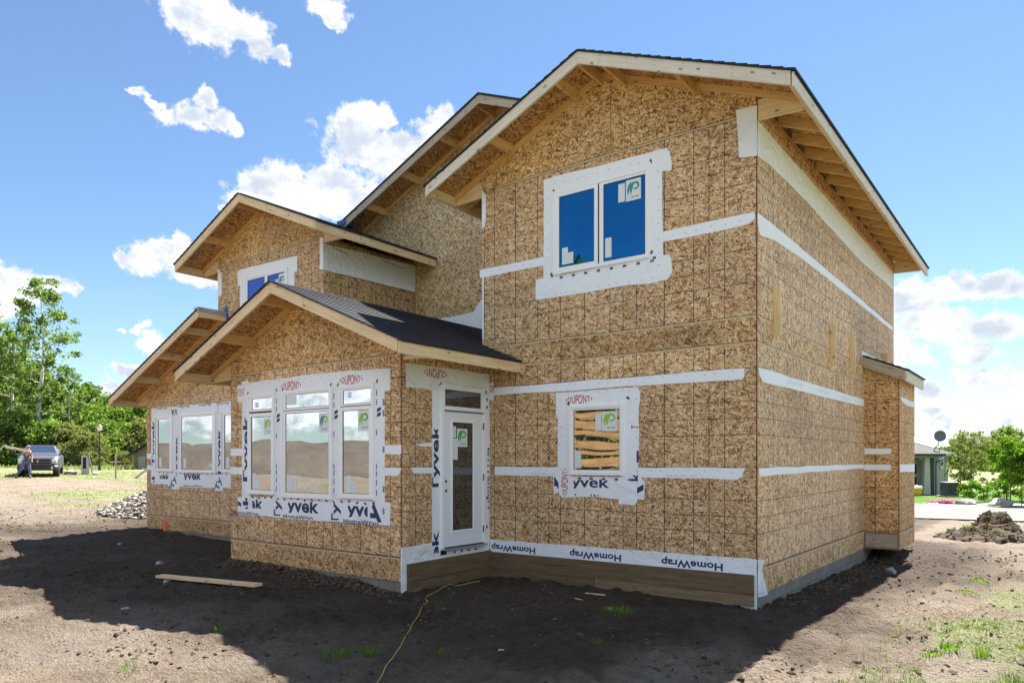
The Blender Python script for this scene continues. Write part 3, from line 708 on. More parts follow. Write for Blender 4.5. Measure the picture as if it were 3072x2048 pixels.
# left window group
w4 = window(F0, -14.50, -13.69, 1.545, 2.875, [(-14.353, -13.812, 1.612, 2.776)], GLL, 'left light of the leftmost window group')
sash(F0, w4, -14.43, -13.735, 1.57, 2.85, (-14.353, -13.812, 1.612, 2.776), .028); line(F0, w4, -14.435, -13.73, 1.565, 2.855, .027)
w5 = window(F0, -13.43, -11.85, 1.52, 2.875, [(-13.281, -11.989, 1.592, 2.797)], GLL, 'wide middle light of the leftmost window group')
sash(F0, w5, -13.38, -11.89, 1.555, 2.84, (-13.281, -11.989, 1.592, 2.797), .022)
w6 = window(F0, -11.64, -10.83, 1.545, 2.875, [(-11.503, -10.96, 1.615, 2.780)], GLL, 'right light of the leftmost window group')
sash(F0, w6, -11.58, -10.88, 1.57, 2.85, (-11.503, -10.96, 1.615, 2.780), .028); line(F0, w6, -11.585, -10.875, 1.565, 2.855, .027)
slips(F0, w4, [(-14.31, -14.19, 1.64, 1.86)]); slips(F0, w5, [(-13.2, -13.09, 1.62, 1.84), (-12.10, -11.99, 1.65, 1.73)]); slips(F0, w6, [(-11.45, -11.33, 1.64, 1.86)])
# left upper window
w7 = window(F0, -10.745, -9.285, 4.43, 5.635, [(-10.643, -10.05, 4.50, 5.554), (-9.937, -9.371, 4.50, 5.547)], GLV, 'upper left two-light window half hidden by the porch roof')
sash(F0, w7, -10.70, -10.03, 4.47, 5.59, (-10.643, -10.05, 4.50, 5.554), .020); sash(F0, w7, -10.015, -9.33, 4.46, 5.61, (-9.937, -9.371, 4.50, 5.547), .030); line(F0, w7, -10.02, -9.325, 4.455, 5.615, .029)
logo(F0, (-9.47, 5.38), .2, .3, .014, w7, TEAL, TEAL); slips(F0, w7, [(-9.68, -9.59, 5.25, 5.44)])

# --- door
dfr = MB(); dfr.pbox(D, -1.125, -1.072, .53, 2.90, 0, .035); dfr.pbox(D, -.188, -.135, .53, 2.90, 0, .035); dfr.pbox(D, -1.072, -.188, 2.85, 2.90, 0, .035); dfr.pbox(D, -1.072, -.188, 2.525, 2.565, 0, .030)
door = dfr.build('door', VINYL, HOUSE, bevel=.003, label='white door with a tall narrow glass light and transom')
dp = MB(); G = (-.876, -.418, .776, 2.357)
dp.pbox(D, -1.069, G[0]-.035, .545, 2.52, 0, .016); dp.pbox(D, G[1]+.035, -.191, .545, 2.52, 0, .016); dp.pbox(D, G[0]-.035, G[1]+.035, G[3]+.035, 2.52, 0, .016); dp.pbox(D, G[0]-.035, G[1]+.035, .545, G[2]-.035, 0, .016)
dp.build('door_panel', plain('white_door_paint', (.82, .84, .89), .35), door)
MB().ring(D, G[0]-.04, G[1]+.04, G[2]-.04, G[3]+.04, .04, .0, .026).build('light_moulding', VINYL, door, bevel=.006)
MB().pbox(D, G[0], G[1], G[2], G[3], .004, .010).build('pane', GLD, door)
MB().pbox(D, -1.050, -.225, 2.58, 2.835, .004, .010).build('pane', GLD, door)
MB().ring(D, -1.072, -.200, 2.563, 2.852, .024, .0, .028).build('transom_sash', VINYL, door, bevel=.003)
for z in (2.27, 1.49, .70): MB().pbox(D, -.192, -.176, z, z+.105, .030, .040).build('hinge', HINGE, door)
for z in (1.50, 1.363):
    t = MB(); n = 14; t.prism(D, [(-1.022+.028*math.cos(2*PI*k/n), z+.028*math.sin(2*PI*k/n)) for k in range(n)], .014, .0172); t.build('bore_hole', plain('bore_rim', (.45, .46, .42), .6) if z > 1.4 else MATS['bore_rim'], door)
    MB().prism(D, [(-1.016+.017*math.cos(2*PI*k/n), z-.004+.02*math.sin(2*PI*k/n)) for k in range(n)], .0165, .0178).build('bore_hole', DARK, door)
MB().pbox(D, -1.10, -.14, .505, .53, 0, .085).build('door_sill', METAL, door, bevel=.003)
MB().pbox(D, -1.06, -.19, .53, .545, 0, .05).pbox(D, -1.125, -1.0, .44, .505, 0, .014).build('sill_gasket', GAP, door)
MB().pbox(D, -1.07, -.19, 2.515, 2.527, 0, .045).build('head_gasket', GAP, door)
logo(D, (-.66, 2.135), .235, .27, .0125, door, GREEN, GREEN); slips(D, door, [(-.872, -.80, 2.13, 2.30), (-.872, -.76, 1.81, 2.12)], .0115)

# --- wraps, flashings and tapes, each with its lettering
def dupont(P, c, w, o, parent, rot=0, clip=None): text(P, 'DUPONT', c, w, w*.36, rot, o, REDP, parent, clip, bold=.012, oval=True)
def wrap(P, pts, o, parent=HOUSE, m=WRAP, name='window_wrap', j=.006, label=None): return sheet(P, pts, o, m, name, parent, j, label=label)
# upper right window
a = wrap(F0, [(-3.285, 4.178), (-2.80, 4.17), (-1.75, 4.175), (-1.42, 4.15), (-1.175, 4.166), (-1.11, 4.25), (-1.12, 4.42), (-1.153, 4.49), (-1.3, 4.50), (-3.285, 4.48)], .003)
b = wrap(F0, [(-3.139, 4.18), (-2.86, 4.2), (-2.86, 5.70), (-3.139, 5.80)], .0052); c = wrap(F0, [(-1.50, 4.2), (-1.24, 4.19), (-1.245, 5.75), (-1.50, 5.75)], .0052)
d = wrap(F0, [(-3.139, 5.64), (-1.249, 5.60), (-1.115, 5.58), (-1.11, 5.68), (-1.14, 5.83), (-1.195, 5.89), (-2.2, 5.90), (-2.95, 5.93), (-3.139, 5.92)], .0074)
for k in range(8): text(F0, '3M', (-2.83+.205*k, 4.445), .055, .038, 0, .006, BLACKP, a, bold=.05)
for (u, z, r_) in ((-2.995, 4.52, 0), (-2.99, 4.49, 90), (-1.40, 4.56, 60), (-1.36, 4.48, 0)): text(F0, '3M', (u, z), .05, .036, r_, .0095, BLACKP, b if u < -2 else c, bold=.05)
for (u, z) in ((-2.97, 5.72), (-1.42, 5.77)): MB().prism(F0, [(u-.02, z+.01), (u+.015, z+.03), (u+.028, z-.01), (u+.012, z-.045), (u+.008, z)], .0072, .0088).build('lettering', BLACKP, d)
wrap(F0, [(-4.36, 4.667), (-3.139, 4.668), (-3.139, 4.795), (-4.36, 4.79)], .0025, name='seam_tape', m=TAPE)
wrap(F0, [(-1.245, 4.673), (-.30, 4.672), (-.107, 4.686), (-.03, 4.729), (-.03, 4.816), (-1.245, 4.807)], .0025, name='seam_tape', m=TAPE)
wrap(F0, [(-4.309, 5.44), (-4.256, 5.449), (-4.226, 5.59), (-4.226, 5.929), (-4.295, 6.03), (-4.309, 6.03)], .012, name='corner_wrap', j=0)
wrap(F0, [(-4.309, 3.70), (-4.275, 3.70), (-4.275, 4.67), (-4.309, 4.84)], .004, name='corner_wrap', j=.002)
wrap(F0, [(-.265, 6.116), (-.001, 6.103), (-.001, 5.49), (-.14, 5.505), (-.225, 5.525), (-.245, 5.913)], .006, name='corner_wrap', m=WRAPC)
# small window
a = wrap(F0, [(-2.875, 1.35), (-2.96, 1.30), (-2.97, 1.57), (-1.51, 1.58), (-1.50, 1.42), (-1.515, 1.27), (-1.60, 1.28), (-1.64, 1.25), (-2.3, 1.29), (-2.83, 1.275)], .0028)
b = wrap(F0, [(-2.87, 1.30), (-2.80, 1.262), (-2.72, 1.262), (-2.66, 1.33), (-2.64, 1.60), (-2.6, 2.60), (-2.895, 2.75), (-2.885, 1.6)], .005)
c = wrap(F0, [(-1.901, 1.38), (-1.893, 1.199), (-1.65, 1.192), (-1.61, 1.25), (-1.62, 1.40), (-1.60, 1.70), (-1.585, 2.2), (-1.597, 2.74), (-1.86, 2.74), (-1.86, 1.6)], .005)
d = wrap(F0, [(-2.919, 2.44), (-2.69, 2.43), (-2.69, 2.56), (-1.80, 2.56), (-1.80, 2.46), (-1.60, 2.45), (-1.57, 2.6), (-1.566, 2.72), (-1.62, 2.785), (-2.92, 2.783)], .0072)
dupont(F0, (-2.53, 2.665), .37, .0085, d)
dupont(F0, (-2.77, 1.48), .34, .0065, b, rot=90)
text(F0, 'yvek', (-2.35, 1.47), .62, .20, 0, .0042, NAVY, a, clip=(-2.62, -1.93, 1.40, 1.535)); text(F0, 'HomeWrap', (-2.35, 1.265), .62, .12, 0, .0042, NAVY, a, clip=(-2.62, -1.93, 1.296, 1.34))
text(F0, 'T', (-1.56, 1.42), .3, .26, -62, .0042, NAVY, a, clip=(-1.615, -1.518, 1.30, 1.57)); text(F0, 'y', (-2.90, 1.45), .2, .3, 60, .0042, NAVY, a, clip=(-2.955, -2.875, 1.32, 1.56)); text(F0, 'k', (-1.65, 1.58), .12, .16, 90, .0066, NAVY, c, clip=(-1.70, -1.60, 1.5, 1.60))
text(F0, 'T', (-1.62, 2.25), .05, .2, 90, .0066, NAVY, c, clip=(-1.70, -1.59, 2.2, 2.3)); text(F0, 'I', (-1.605, 1.85), .16, .03, 90, .0066, NAVY, c)
for k, u in enumerate((-2.52, -2.33, -2.13, -1.93, -1.72)): text(F0, '3M', (u, 1.545-.002*k), .055, .034, 0, .0068, BLACKP, a, bold=.06)
for (u, z) in ((-2.72, 2.61), (-1.765, 2.645)): MB().prism(F0, [(u-.025, z-.01), (u+.01, z+.025), (u+.04, z), (u+.02, z-.035), (u+.01, z-.005)], .0076, .0092).build('lettering', BLACKP, d)
t1 = wrap(F0, [(-4.10, 2.81), (-2.9, 2.80), (-1.2, 2.80), (-.18, 2.79), (-.154, 2.83), (-.154, 2.929), (-4.10, 2.92)], .0098, name='seam_tape', m=TAPE)
t2 = wrap(F0, [(-4.06, 1.575), (-2.885, 1.565), (-2.885, 1.702), (-4.06, 1.702)], .003, name='seam_tape', m=TAPE); t3 = wrap(F0, [(-1.60, 1.576), (-.9, 1.57), (-.245, 1.563), (-.19, 1.60), (-.15, 1.71), (-1.60, 1.701)], .003, name='seam_tape', m=TAPE)
SMALL = plain('grey_small_print', (.30, .33, .45), .6)
for P_, u, z, w_, pr, o in ((F0, -.98, 1.60, .42, t3, .0044), (F0, -3.15, 1.60, .42, t2, .0044)):
    text(P_, 'CALL 1-800-448-9835', (u, z), w_, .016, 180, o, SMALL, pr, bold=0)
# the band above the ledger, print upside down
lw = wrap(F0, [(-4.15, -.02), (-3.3, -.03), (-2.0, -.022), (-.5, -.02), (-.08, -.016), (-.001, -.009), (-.001, .597), (-1.5, .59), (-3.3, .575), (-4.15, .57)], .004, name='base_wrap', label='white wrap band above the ledger, upside down blue print')
for u1_, z1_ in ((-.428, .478), (-1.856, .475), (-3.29, .468)): text(F0, 'HomeWrap', (u1_-.415, z1_), .83, .125, 180, .0056, NAVY, lw, bold=.03)
for u, z in ((-3.45, -.005), (-2.05, -.002)): text(F0, 'DUPONT', (u, z), .35, .1, 8, .0056, REDP, lw, clip=(u-.3, u+.3, -.02, .022))
# ledger boards
def ledger(P, u0, u1, zl, zr, h, m, nm='ledger_board'):
    vs = [(u0, zl), (u1, zr), (u1, zr+h), (u0, zl+h)]
    build_uvf(MB().prism(P, vs, .006, .046), nm, m, HOUSE, lambda q: ((q.x if P.ax == 'y' else q.y), q.z))
ledger(F0, -4.122, -.035, .142, .163, .243, TREAT); ledger(F0, -4.122, -2.25, -.01, .012, .145, TREAT); ledger(F0, -2.245, -.035, .012, .026, .142, TREAT2)
ledger(D, -1.80, -.005, .150, .165, .240, TREAT); ledger(D, -1.80, -.005, -.012, .010, .150, TREAT)
wrap(D, [(-1.90, .0), (-1.5, -.03), (-.6, -.02), (0, -.015), (0, .60), (-1.1, .62), (-1.30, .63), (-1.60, .622), (-1.88, .624)], .004, name='base_wrap', m=WRAPC)
wrap(F4, [(-4.19, -.01), (-4.166, -.01), (-4.166, .62), (-4.19, .62)], .004, name='base_wrap', j=0)
wrap(SD(0), [(.0, .597), (.175, .578), (.276, .544), (.185, .515), (.155, .44), (.276, .293), (.375, .12), (.215, .12), (.0, .138)], .007, name='corner_wrap', m=WRAPC, j=.003)
# around the door
a = wrap(D, [(-1.302, .62), (-1.302, 2.80), (-1.10, 2.815), (-1.10, .45), (-1.25, .45)], .0062, name='door_wrap')
text(D, 'Tyvek', (-1.215, 1.82), 1.0, .19, 90, .0076, NAVY, a, clip=(-1.30, -1.14, 1.42, 2.24), bold=.03); text(D, 'Tyvek', (-1.215, .30), 1.0, .19, 90, .0076, NAVY, a, clip=(-1.30, -1.14, .48, .80), bold=.03)
b = wrap(D, [(-.16, .41), (-.003, .42), (-.003, 2.95), (-.16, 2.9)], .0062, name='door_wrap')
text(D, 'HomeWrap', (-.05, 1.55), 1.0, .13, 90, .0076, NAVY, b, clip=(-.055, -.004, 1.0, 2.0))
for z in (2.72, 2.60, .75, 1.2): MB().pbox(D, -.085, -.05, z, z+.045, .0062, .0076).build('lettering', NAVY, b)
c = wrap(D, [(-1.815, 2.794), (-1.50, 2.80), (-1.10, 2.78), (-1.09, 2.90), (-.12, 2.91), (-.10, 2.78), (-.01, 2.80), (-.01, 3.135), (-1.825, 3.125)], .0085, name='door_wrap', m=WRAPC)
dupont(D, (-1.23, 3.035), .40, .0105, c, rot=180)
wrap(F0, [(-4.165, 2.75), (-4.08, 2.72), (-4.06, 2.80), (-4.075, 3.02), (-4.165, 3.0)], .011, name='door_wrap', m=WRAPC); text(F0, 'ON', (-4.11, 2.91), .09, .11, 0, .0125, REDP, c)
for (u, z) in ((-1.12, 2.88), (-.12, 2.86)): MB().prism(D, [(u-.05, z-.02), (u+.0, z+.045), (u+.05, z-.01), (u+.02, z-.045), (u-.005, z)], .009, .0112).build('lettering', BLACKP, c)
for k in range(4): text(D, '3M', (-.82+.16*k, .455), .055, .03, 0, .0064, BLACKP, b, bold=.06)
wrap(D, [(-1.72, 1.70), (-1.66, 1.62), (-1.302, 1.615), (-1.302, 1.70)], .003, name='seam_tape', m=TAPE); wrap(D, [(-1.66, 2.01), (-1.45, 2.04), (-1.302, 2.05), (-1.302, 2.0), (-1.5, 1.99)], .012, name='seam_tape', m=TAPE, j=.003)
MB().pbox(D, -1.30, -1.10, 2.90, 2.93, .0, .0).build if False else None

# triple window wrap
a = wrap(F4, [(-8.048, .90), (-6.5, .895), (-4.397, .905), (-4.389, 1.22), (-5.5, 1.26), (-8.059, 1.187)], .003, label='white wrap under the triple window with cut off blue print')
b = wrap(F4, [(-7.929, 1.05), (-7.68, 1.05), (-7.68, 2.88), (-7.925, 2.88)], .005); c = wrap(F4, [(-4.76, .93), (-4.50, .93), (-4.508, 2.9), (-4.76, 2.9)], .005)
d1 = wrap(F4, [(-7.06, .92), (-6.79, .92), (-6.79, 2.9), (-7.06, 2.9)], .0044, j=.002); d2 = wrap(F4, [(-5.64, .92), (-5.41, .92), (-5.41, 2.9), (-5.64, 2.9)], .0044, j=.002)
e = wrap(F4, [(-8.059, 2.78), (-7.92, 2.77), (-7.74, 2.86), (-4.71, 2.86), (-4.50, 2.75), (-4.389, 2.757), (-4.389, 3.058), (-5.2, 3.09), (-6.1, 3.10), (-7.73, 3.075), (-7.75, 3.115), (-7.92, 3.11), (-7.93, 3.05), (-8.059, 3.056)], .0072)
dupont(F4, (-5.20, 2.957), .41, .0086, e); dupont(F4, (-6.60, 2.957), .42, .0086, e)
text(F4, 'PONT', (-7.95, 2.93), .20, .13, 0, .0086, REDP, e, bold=.0)
text(F4, 'Tyvek', (-7.80, 1.95), 1.22, .20, 90, .0064, NAVY, b, clip=(-7.925, -7.70, 1.45, 2.60), bold=.03); text(F4, 'Tyvek', (-7.80, .70), 1.22, .20, 90, .0064, NAVY, b, clip=(-7.925, -7.70, 1.0, 1.18), bold=.03)
text(F4, 'Tyvek', (-6.43, 1.075), 1.0, .28, 0, .0045, NAVY, a, clip=(-6.68, -5.7, .985, 1.17), bold=.03); text(F4, 'Tyvek', (-5.02, 1.075), 1.0, .28, 0, .0045, NAVY, a, clip=(-5.27, -4.85, .985, 1.17), bold=.03); text(F4, 'vek', (-7.62, 1.10), .55, .2, 0, .0045, NAVY, a, clip=(-7.64, -7.32, 1.02, 1.165), bold=.03)
for u in (-7.83, -6.43, -5.0): text(F4, 'HomeWrap', (u, .91), .74, .12, 0, .0045, NAVY, a, clip=(u-.37, u+.37, .905, .955))
for u in (-6.94, -5.53): text(F4, 'Ty', (u, 1.0), .36, .22, 90, .0058, NAVY, d1 if u < -6 else d2, clip=(u-.11, u+.11, .925, 1.19), bold=.03)
text(F4, 'y', (-4.66, 1.03), .26, .3, 60, .0064, NAVY, c, clip=(-4.80, -4.51, .94, 1.2), bold=.03); text(F4, 'y', (-8.02, 1.08), .2, .34, 90, .0045, NAVY, a, clip=(-8.05, -7.95, .95, 1.185), bold=.03)
for d_, u in ((d1, -6.93), (d2, -5.53), (c, -4.62)):
    for z in (2.47, 2.40): MB().prism(F4, [(u-.045, z), (u+.03, z+.02), (u+.05, z+.07), (u-.03, z+.055)], .0052, .0066).build('lettering', NAVY, d_)
    for z in (2.75, 2.62, 2.2, 1.72, 1.62, 1.5, 1.36): MB().pbox(F4, u-.055, u-.04, z-.05, z+.03, .0052, .0064).build('lettering', NAVY, d_)
for k in range(18):
    u = -7.62+.17*k
    text(F4, '3M', (u, 1.20-.012*math.sin(k*1.7)), .05, .03, random.uniform(-30, 30), .0066, BLACKP, a, bold=.08)
for z in (2.6, 2.45, 1.95, 1.4, 1.1): text(F4, 'w', (-4.52, z), .1, .05, 90, .0064, NAVY, c, clip=(-4.56, -4.505, z-.08, z+.08))
for (u, z) in ((-7.76, 2.92), (-6.98, 2.93), (-6.82, 2.92), (-5.65, 2.93), (-5.49, 2.92), (-4.66, 2.92)): MB().prism(F4, [(u-.02, z-.03), (u+.015, z+.02), (u+.025, z-.005), (u+.005, z-.05)], .0074, .009).build('lettering', BLACKP, e)
wrap(F4, [(-8.262, 1.876), (-7.929, 1.876), (-7.929, 1.997), (-8.262, 1.997)], .0026, name='seam_tape', m=TAPE); wrap(F4, [(-8.262, 1.565), (-7.929, 1.565), (-7.929, 1.688), (-8.262, 1.688)], .0026, name='seam_tape', m=TAPE)
wrap(F4, [(-4.51, 1.884), (-4.22, 1.875), (-4.169, 1.90), (-4.169, 2.008), (-4.51, 2.007)], .0026, name='seam_tape', m=TAPE); t5 = wrap(F4, [(-4.51, 1.59), (-4.248, 1.588), (-4.169, 1.701), (-4.51, 1.696)], .0026, name='seam_tape', m=TAPE)
# left window group wrap
a = wrap(F0, [(-14.70, 1.20), (-13.9, 1.20), (-13.0, 1.185), (-11.279, 1.208), (-10.6, 1.2), (-10.6, 1.60), (-14.70, 1.60)], .003)
b = wrap(F0, [(-14.72, 1.25), (-14.45, 1.25), (-14.45, 2.9), (-14.70, 2.9)], .005); c = wrap(F0, [(-14.70, 2.85), (-10.6, 2.85), (-10.6, 3.07), (-14.70, 3.06)], .0072, j=.010)
d1 = wrap(F0, [(-13.73, 1.12), (-13.39, 1.13), (-13.38, 2.9), (-13.73, 2.9)], .0044); d2 = wrap(F0, [(-11.90, 1.14), (-11.6, 1.14), (-11.6, 2.9), (-11.90, 2.9)], .0044)
text(F0, 'Tyvek', (-14.58, 2.22), 1.15, .20, 90, .0064, NAVY, b, clip=(-14.69, -14.46, 1.65, 2.75), bold=.03); text(F0, 'Tyvek', (-14.58, 1.0), 1.15, .2, 90, .0064, NAVY, b, clip=(-14.69, -14.46, 1.27, 1.42), bold=.03)
text(F0, 'Tyvek', (-13.52, 1.85), 1.1, .20, 90, .0058, NAVY, d1, clip=(-13.55, -13.44, 1.45, 2.36), bold=.03); text(F0, 'Tyvek', (-11.72, 1.95), 1.1, .20, 90, .0058, NAVY, d2, clip=(-11.78, -11.64, 1.45, 2.46), bold=.03)
text(F0, 'VA', (-13.62, 2.93), .3, .18, 180, .0086, NAVY, c, clip=(-13.85, -13.45, 2.86, 3.0)); text(F0, 'T', (-11.78, 2.92), .03, .2, 0, .0086, NAVY, c)
text(F0, 'Tyvek', (-12.95, 1.43), 1.0, .26, 0, .0045, NAVY, a, clip=(-13.2, -12.5, 1.36, 1.50), bold=.03); text(F0, 'vek', (-14.1, 1.42), .5, .2, 0, .0045, NAVY, a, clip=(-14.3, -13.9, 1.36, 1.49), bold=.03)
for u in (-14.3, -12.8): text(F0, 'HomeWrap', (u, 1.20), .8, .12, 0, .0045, NAVY, a, clip=(u-.4, u+.4, 1.205, 1.245))
for u in (-13.75, -11.85): text(F0, 'Ty', (u+.1, 1.28), .32, .22, 62, .0058, NAVY, d1 if u < -12 else d2, clip=(u-.1, u+.3, 1.15, 1.45), bold=.03)
for u in (-14.2, -13.2, -12.3, -11.6): text(F0, 'WrapWrap', (u, 3.06), .5, .1, 180, .0086, NAVY, c, clip=(u-.3, u+.3, 3.0, 3.055))
for k in range(20): text(F0, '3M', (-14.3+.19*k, 1.51), .05, .028, random.uniform(-30, 30), .0066, BLACKP, a, bold=.08)
wrap(F0, [(-14.932, 1.846), (-14.70, 1.846), (-14.70, 1.97), (-14.932, 1.97)], .0026, name='seam_tape', m=TAPE); wrap(F0, [(-14.932, 1.572), (-14.70, 1.572), (-14.70, 1.678), (-14.932, 1.678)], .0026, name='seam_tape', m=TAPE)
wrap(SD(-14.93), [(.0, 1.9), (.01, 3.0), (.02, 3.0), (.02, 1.9)], .01, name='seam_tape') if False else None
# left upper window wrap
wrap(F0, [(-11.15, 4.1), (-8.98, 4.1), (-8.98, 4.45), (-11.15, 4.45)], .003); wrap(F0, [(-10.943, 4.3), (-10.70, 4.3), (-10.70, 5.7), (-10.943, 5.7)], .005); wrap(F0, [(-9.32, 4.3), (-9.073, 4.3), (-9.073, 5.7), (-9.32, 5.7)], .005)
wrap(F0, [(-11.017, 5.50), (-10.94, 5.50), (-10.75, 5.62), (-9.28, 5.62), (-9.07, 5.50), (-8.979, 5.496), (-8.975, 5.80), (-9.4, 5.81), (-10.4, 5.83), (-10.95, 5.84), (-11.03, 5.81)], .0072)
wrap(F0, [(-11.789, 4.95), (-11.765, 5.0), (-11.76, 5.38), (-11.632, 5.384), (-11.632, 5.70), (-11.641, 5.876), (-11.76, 5.99), (-11.789, 6.0)], .006, name='corner_wrap', j=.002)
wrap(F0, [(-8.297, 5.427), (-8.189, 5.41), (-8.189, 6.01), (-8.297, 6.03)], .006, name='corner_wrap', j=.001)
S3 = SD(-8.19); swp = [(.0, 5.40), (1.2, 5.42), (2.44, 5.434), (2.455, 5.7), (2.455, 5.995), (1.2, 5.95), (.0, 5.90)]
wrap(S3, swp, .005, name='eave_wrap', m=WRAPC)
for (u0, z0_, u1) in ((.22, 5.865, .6), (1.5, 5.90, 2.1)): MB().prism(S3, [(u0, z0_), (u1, z0_-.045), (u1, z0_-.03), (u0, z0_+.02)], .005, .0075).build('print_line', SMALL, HOUSE)
wrap(FR(2.47), [(-7.461, 4.60), (-6.911, 4.58), (-4.33, 4.3), (-4.32, 5.02), (-6.45-.0, 4.926), (-6.602, 4.803), (-6.998, 4.785), (-7.461, 4.787)], .004, name='roof_underlay') if False else None
wrap(FR(2.47), [(-7.461, 4.2), (-4.33, 4.2), (-4.33, 5.10), (-6.381, 5.02), (-6.451, 4.926), (-6.518, 4.844), (-6.602, 4.803), (-6.998, 4.785), (-7.461, 4.787)], .004, name='roof_underlay')
# side wall tapes
S0 = SD(0)
swb = [(0, 5.487), (.6, 5.53), (2.1, 5.541), (4.0, 5.50), (5.7, 5.47), (7.4, 5.52), (8.98, 5.56), (8.99, 5.92), (.0, 5.911)]
wrap(S0, swb, .006, name='eave_wrap', m=WRAPC)
wrap(S0, [(.0, 4.66), (.1, 4.55), (.6, 4.62), (1.64, 4.66), (3, 4.67), (6.0, 4.66), (8.98, 4.65), (8.98, 4.73), (6, 4.77), (3, 4.80), (1, 4.81), (.0, 4.80)], .004, name='seam_tape', m=TAPE)
st = wrap(S0, [(.014, 2.931), (.07, 2.83), (.19, 2.765), (1.5, 2.775), (4, 2.79), (6.0, 2.81), (6.045, 2.83), (6.03, 2.94), (3, 2.935)], .005, name='seam_tape', m=TAPE)
for u in (1.2, 2.7, 4.2): 
    for k in range(3): MB().pbox(S0, u, u+.75, 2.84+k*.02, 2.843+k*.02, .0045, .0056).build('print_line', SMALL, st)
wrap(S0, [(.035, 1.706), (.08, 1.605), (3, 1.63), (6.04, 1.651), (6.04, 1.726), (3, 1.72)], .004, name='seam_tape', m=TAPE)
F6 = FR(6.05); SB = SD(BX)
for q in ([(.005, 2.024), (.453, 2.02), (.453, 1.92), (.005, 1.916)], [(.005, 1.726), (.453, 1.72), (.453, 1.621), (.005, 1.617)]): wrap(F6, q, .004, name='seam_tape', m=TAPE, j=.002)
wrap(SB, [(6.10, 2.97), (7.79, 2.968), (7.79, 2.86), (7.0, 2.855), (6.5, 2.87), (6.2, 2.91)], .006, name='seam_tape', m=WRAPC); wrap(SB, [(6.06, 1.727), (7.79, 1.728), (7.79, 1.575), (6.1, 1.586)], .004, name='seam_tape', m=TAPE)
wrap(S0, [(5.87, 3.833), (7.781, 3.838), (7.781, 3.7), (5.87, 3.727)], .004, name='bump_wrap')
staples(F0, [(-3.0, 5.82, -1.3, 5.80), (-3.08, 4.3, -3.08, 5.7), (-1.30, 4.3, -1.30, 5.7), (-3.2, 4.22, -1.3, 4.22), (-4.2, 4.73, -3.2, 4.73), (-1.2, 4.74, -.1, 4.75)], .0085, HOUSE, 1)
staples(F0, [(-2.85, 2.76, -1.62, 2.76), (-2.84, 1.4, -2.84, 2.7), (-1.62, 1.4, -1.62, 2.7), (-4.0, 2.88, -.25, 2.89)], .0105, HOUSE, 2)
staples(F0, [(-4.0, 1.67, -2.95, 1.67), (-1.5, 1.66, -.25, 1.66), (-4.1, .55, -.05, .57)], .0055, HOUSE, 3)
staples(F4, [(-7.9, 3.06, -4.45, 3.04), (-7.88, 1.2, -7.88, 2.9), (-7.0, .95, -4.5, .93)], .0085, HOUSE, 4)
staples(D, [(-1.75, 2.85, -.1, 2.86), (-1.28, .8, -1.28, 2.7), (-1.75, .58, -1.3, .59)], .0098, HOUSE, 5)
# orange marking ribbon tied to the corner of the left wall
rb = MB()
rb.prism(F0, [(-14.10, .36), (-14.02, .42), (-13.96, .36), (-13.96, .20), (-14.01, .10), (-13.99, .02), (-13.96, -.12), (-14.02, -.12), (-14.05, .03), (-14.10, .14), (-14.12, .26)], .006, .012)
rb.build('marking_ribbon', ORANGE, HOUSE)
MB().prism(F0, [(-14.06, .25), (-14.02, .29), (-14.01, .24), (-14.04, .21)], .011, .013).build('ribbon_hole', OSBB, HOUSE)

